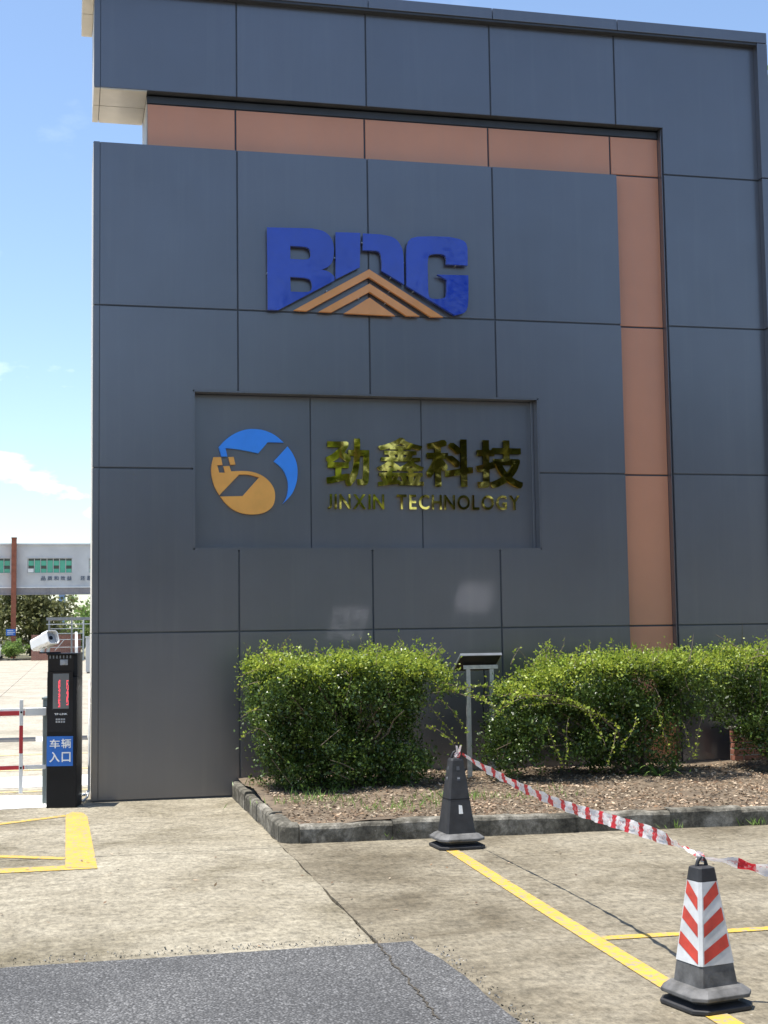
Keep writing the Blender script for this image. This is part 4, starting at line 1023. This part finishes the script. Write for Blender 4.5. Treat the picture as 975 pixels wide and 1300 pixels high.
# ------------------------------------------------------------------ far side of the yard
fk = MB().box(-60, 40, 108.02, 108.25, -.04, .15).build('far_kerb', M['kerb']); fk['kind'] = 'structure'
vg = MB().box(-60, 40, 108.26, 240, -.03, .12).build('far_verge', simple('dry_verge', (.22, .20, .12), .95, var=.3, sc=.7)); vg['kind'] = 'structure'
SY = 112.
SK = empty('skywalk', (-5, SY, 0), 0, 'grey skywalk with green windows and slogan lettering across the far yard', 'skywalk')
def sk(mb, nm, m, par=None, bev=0):
    o = mb.build(nm, M[m] if isinstance(m, str) else m, None, bev); rel(o, SK)
    if par: o.parent = par; o.matrix_parent_inverse = Matrix()   # par itself stands in world coordinates
    return o
wins = [-3.083+4.73*k for k in range(-5, 6)]
x = -30.
for wx in wins+[None]:
    x1 = wx if wx is not None else 26
    sk(MB().box(x, x1, SY, SY+4, 5.68, 8.95), 'wall', 'wallgrey')
    if wx is not None:
        sk(MB().box(wx, wx+3.4, SY, SY+4, 5.68, 6.79), 'wall', 'wallgrey'); sk(MB().box(wx, wx+3.4, SY, SY+4, 7.92, 8.95), 'wall', 'wallgrey')
        f0 = sk(MB().box(wx-.06, wx+3.46, SY-.06, SY-.002, 6.72, 6.785).box(wx-.06, wx+3.46, SY-.06, SY-.002, 7.925, 8.0), 'window', 'wallgrey')
        sk(MB().box(wx, wx+3.4, SY+.3, SY+.34, 6.79, 7.92), 'pane', 'glassdark', f0)
        for c in range(7):
            a = wx+.02+c*.482
            sk(MB().box(a, a+.045, SY+.03, SY+.12, 6.79, 7.92), 'mullion', 'wallgrey', f0)
            if c % 2 == 0:
                sk(MB().box(a+.05, a+.47, SY+.08, SY+.10, 7.36, 7.74), 'pane', 'glassgreen', f0); sk(MB().box(a+.05, a+.47, SY+.06, SY+.08, 6.80, 7.10), 'pane', 'glassgreen', f0)
            else: sk(MB().box(a+.05, a+.47, SY+.08, SY+.10, 6.80, 7.76), 'pane', 'glassgreen', f0)
        if abs(wx+3.083) < .01: sk(MB().box(wx+.03, wx+.47, SY-.05, SY-.01, 6.82, 7.12), 'notice_board', 'white', f0)
        x = wx+3.4
sk(MB().box(-30.1, 26, SY-.1, SY+4.1, 8.952, 9.1), 'parapet', 'wallgrey')
sk(MB().box(-30.1, 26, SY-.12, SY+4.1, 5.60, 5.678), 'ledge', 'white')
sk(MB().box(-30, 26, SY-.04, SY+.0, 5.12, 5.598), 'beam_web', 'beamgrey'); sk(MB().box(-30, 26, SY-.14, SY+.1, 5.05, 5.118), 'beam_flange', 'beamgrey')
sk(MB().box(-30, 26, SY+.12, SY+3.9, 5.3, 5.55), 'deck', 'beamgrey')
for i in range(-10, 10): sk(MB().box(-.05+i*2.55-1.5, .05+i*2.55-1.5, SY-.13, SY-.042, 5.12, 5.598), 'stiffener', 'beamgrey')
for cxx in (-4.10, -22.0, 13.8):
    c_ = sk(MB().box(cxx-.19, cxx+.19, SY-.62, SY-.145, .1, 9.45), 'pillar', 'brickcol')
    sk(MB().box(cxx-.21, cxx+.21, SY-.64, SY-.125, 9.452, 9.55), 'pillar_cap', 'brickcol', c_)
wd_ = .36
for chh, x in zip('品质和效益还原', (-2.05, -1.55, -1.05, -.54, -.05, 1.0, 1.5)):
    o = place_glyph(chh, x, x+wd_, 6.18, 6.52, SY-.004, .03, M['textdark'], 'slogan_character', 0., (.02, .02)); rel(o, SK)
# things in front of it
BS = empty('blue_notice_board', (-4.28, SY-.75, 0), 0, 'small blue notice board on the brick pillar', 'sign')
rel(MB().box(-4.64, -3.93, SY-.68, SY-.63, 1.88, 2.38).build('board', M['signblue'], None, .01), BS)
for i in range(3): rel(MB().box(-4.55, -4.1+.1*(i % 2), SY-.685, SY-.681, 2.24-i*.13, 2.29-i*.13).build('text_line', M['lab']), BS)
VN = empty('parked_car', (-5.75, 109.9, .12), 0, 'white parked car beyond the yard left of the clipped shrub', 'car')
prof = [(-.86, .25), (-.86, .75), (-.80, .85), (-.62, 1.40), (-.5, 1.46), (.5, 1.46), (.62, 1.40), (.80, .85), (.86, .75), (.86, .25)]
# seen from behind: rear, roof, wheels
MB().loft([[(-p_[0]*1.0, y_, z_*k_) for p_, z_, k_ in [((q[0],), q[1], kz) for q in prof]] for y_, kz in ((-2.1, .74), (-2.0, .96), (-.6, 1.), (.6, 1.), (1.2, .72), (2.1, .6))]).build('body', M['white'], VN, fix=True)
MB().box(-.55, .55, -2.12, -1.99, .95, 1.28).build('rear_window', M['glassdark'], VN, .03)
for sx in (-1, 1):
    MB().box(sx*.70-.1, sx*.70+.1, -2.14, -2.03, .62, .74).build('tail_light', M['redpaint'], VN, .02)
    for y_ in (-1.3, 1.3): MB().tube([(sx*.70, y_, .31), (sx*.88, y_, .31)], .31, 18).build('wheel', M['rubber'], VN)
# steel shelter with rails and brick stair wall
ST = empty('steel_shelter', (1.2, 100, 0), 0, 'grey steel framed shelter with rails beyond the yard', 'shelter')
sy = 104.
def stp(mb, nm, m): return rel(mb.build(nm, M[m]), ST)
stp(MB().box(-1.5, 4.5, sy-.1, sy+3, 2.95, 3.15), 'roof', 'greysteel'); stp(MB().box(-1.5, 4.5, sy-.16, sy-.101, 2.62, 2.68), 'tie_rail', 'steel')
for x, m in ((-1.3, 'greysteel'), (.32, 'greysteel'), (1.15, 'steel'), (3.4, 'greysteel')): stp(MB().box(x-.06, x+.06, sy-.08, sy+.06, 0, 2.949), 'post', m)
for x in (-1.3, .32, 3.4): stp(MB().box(x-.06, x+.06, sy+2.8, sy+2.92, 0, 2.949), 'post', 'greysteel')
for z in (.95, 1.5, 1.95, 2.3): stp(MB().box(-1.2, 1.08, sy-.04, sy, z, z+.05), 'rail', 'steel')
stp(MB().add([(-.9, sy-.05, .75), (-.84, sy-.05, .75), (-.2, sy-.05, 1.5), (-.26, sy-.05, 1.5), (-.9, sy-.01, .75), (-.84, sy-.01, .75), (-.2, sy-.01, 1.5), (-.26, sy-.01, 1.5)], [(3,2,1,0),(4,5,6,7),(0,1,5,4),(1,2,6,5),(2,3,7,6),(3,0,4,7)]), 'brace', 'steel')
sw = MB().box(-2.6, 1.0, 106, 106.3, -.03, 1.9).build('brick_stair_wall', brick_mat('far_brickwork', (.30, .10, .07), (.4, .35, .3))); tag(sw, 'dark red brick wall behind the steel shelter rails', 'wall')
pw = empty('white_ramp_wall', (.9, 98, 0), 0, 'white sloping side wall of a ramp beyond the yard', 'wall')
rel(MB().add([(.55, 98, 0), (.55, 104, 0), (.55, 104, 2.1), (.55, 98, 1.0), (.72, 98, 0), (.72, 104, 0), (.72, 104, 2.1), (.72, 98, 1.0)], [(0,1,2,3),(7,6,5,4),(0,3,7,4),(3,2,6,7),(2,1,5,6),(0,4,5,1)]).build('ramp_side', M['white'], None, fix=True), pw)
gp = empty('grey_utility_box', (1.55, 60, 0), 0, 'pale grey utility cabinet standing in the yard', 'cabinet')
rel(MB().box(.85, 1.6, 66.2, 66.6, .06, 1.66).build('body', M['wallgrey'], None, .02), gp); rel(MB().box(.9, 1.55, 66.25, 66.55, 0, .059).build('plinth', M['core']), gp); rel(MB().box(.82, 1.63, 66.16, 66.64, 1.662, 1.72).build('lid', M['steel'], None, .01), gp)
rel(MB().box(.89, 1.21, 66.185, 66.199, .12, 1.6).build('door', M['wallgrey']), gp); rel(MB().box(1.24, 1.56, 66.185, 66.199, .12, 1.6).build('door', M['wallgrey']), gp)
tw = empty('far_tower', (-3, 900, 0), 0, 'pale blue glass tower far off between the trees', 'building')
rel(MB().box(-5.5, -1.2, 900, 912, -.04, 34).build('shaft', M['far']), tw); rel(MB().box(-4.6, -2.1, 902, 910, 34.001, 36.5).build('crown', M['far']), tw)
for z in range(2, 34, 3): rel(MB().box(-5.2, -1.5, 899.8, 899.99, z, z+1.4).build('window_band', M['glassdark'] if False else simple('tower_glass', (.24, .36, .50), .3) if z == 2 else bpy.data.materials['tower_glass']), tw)
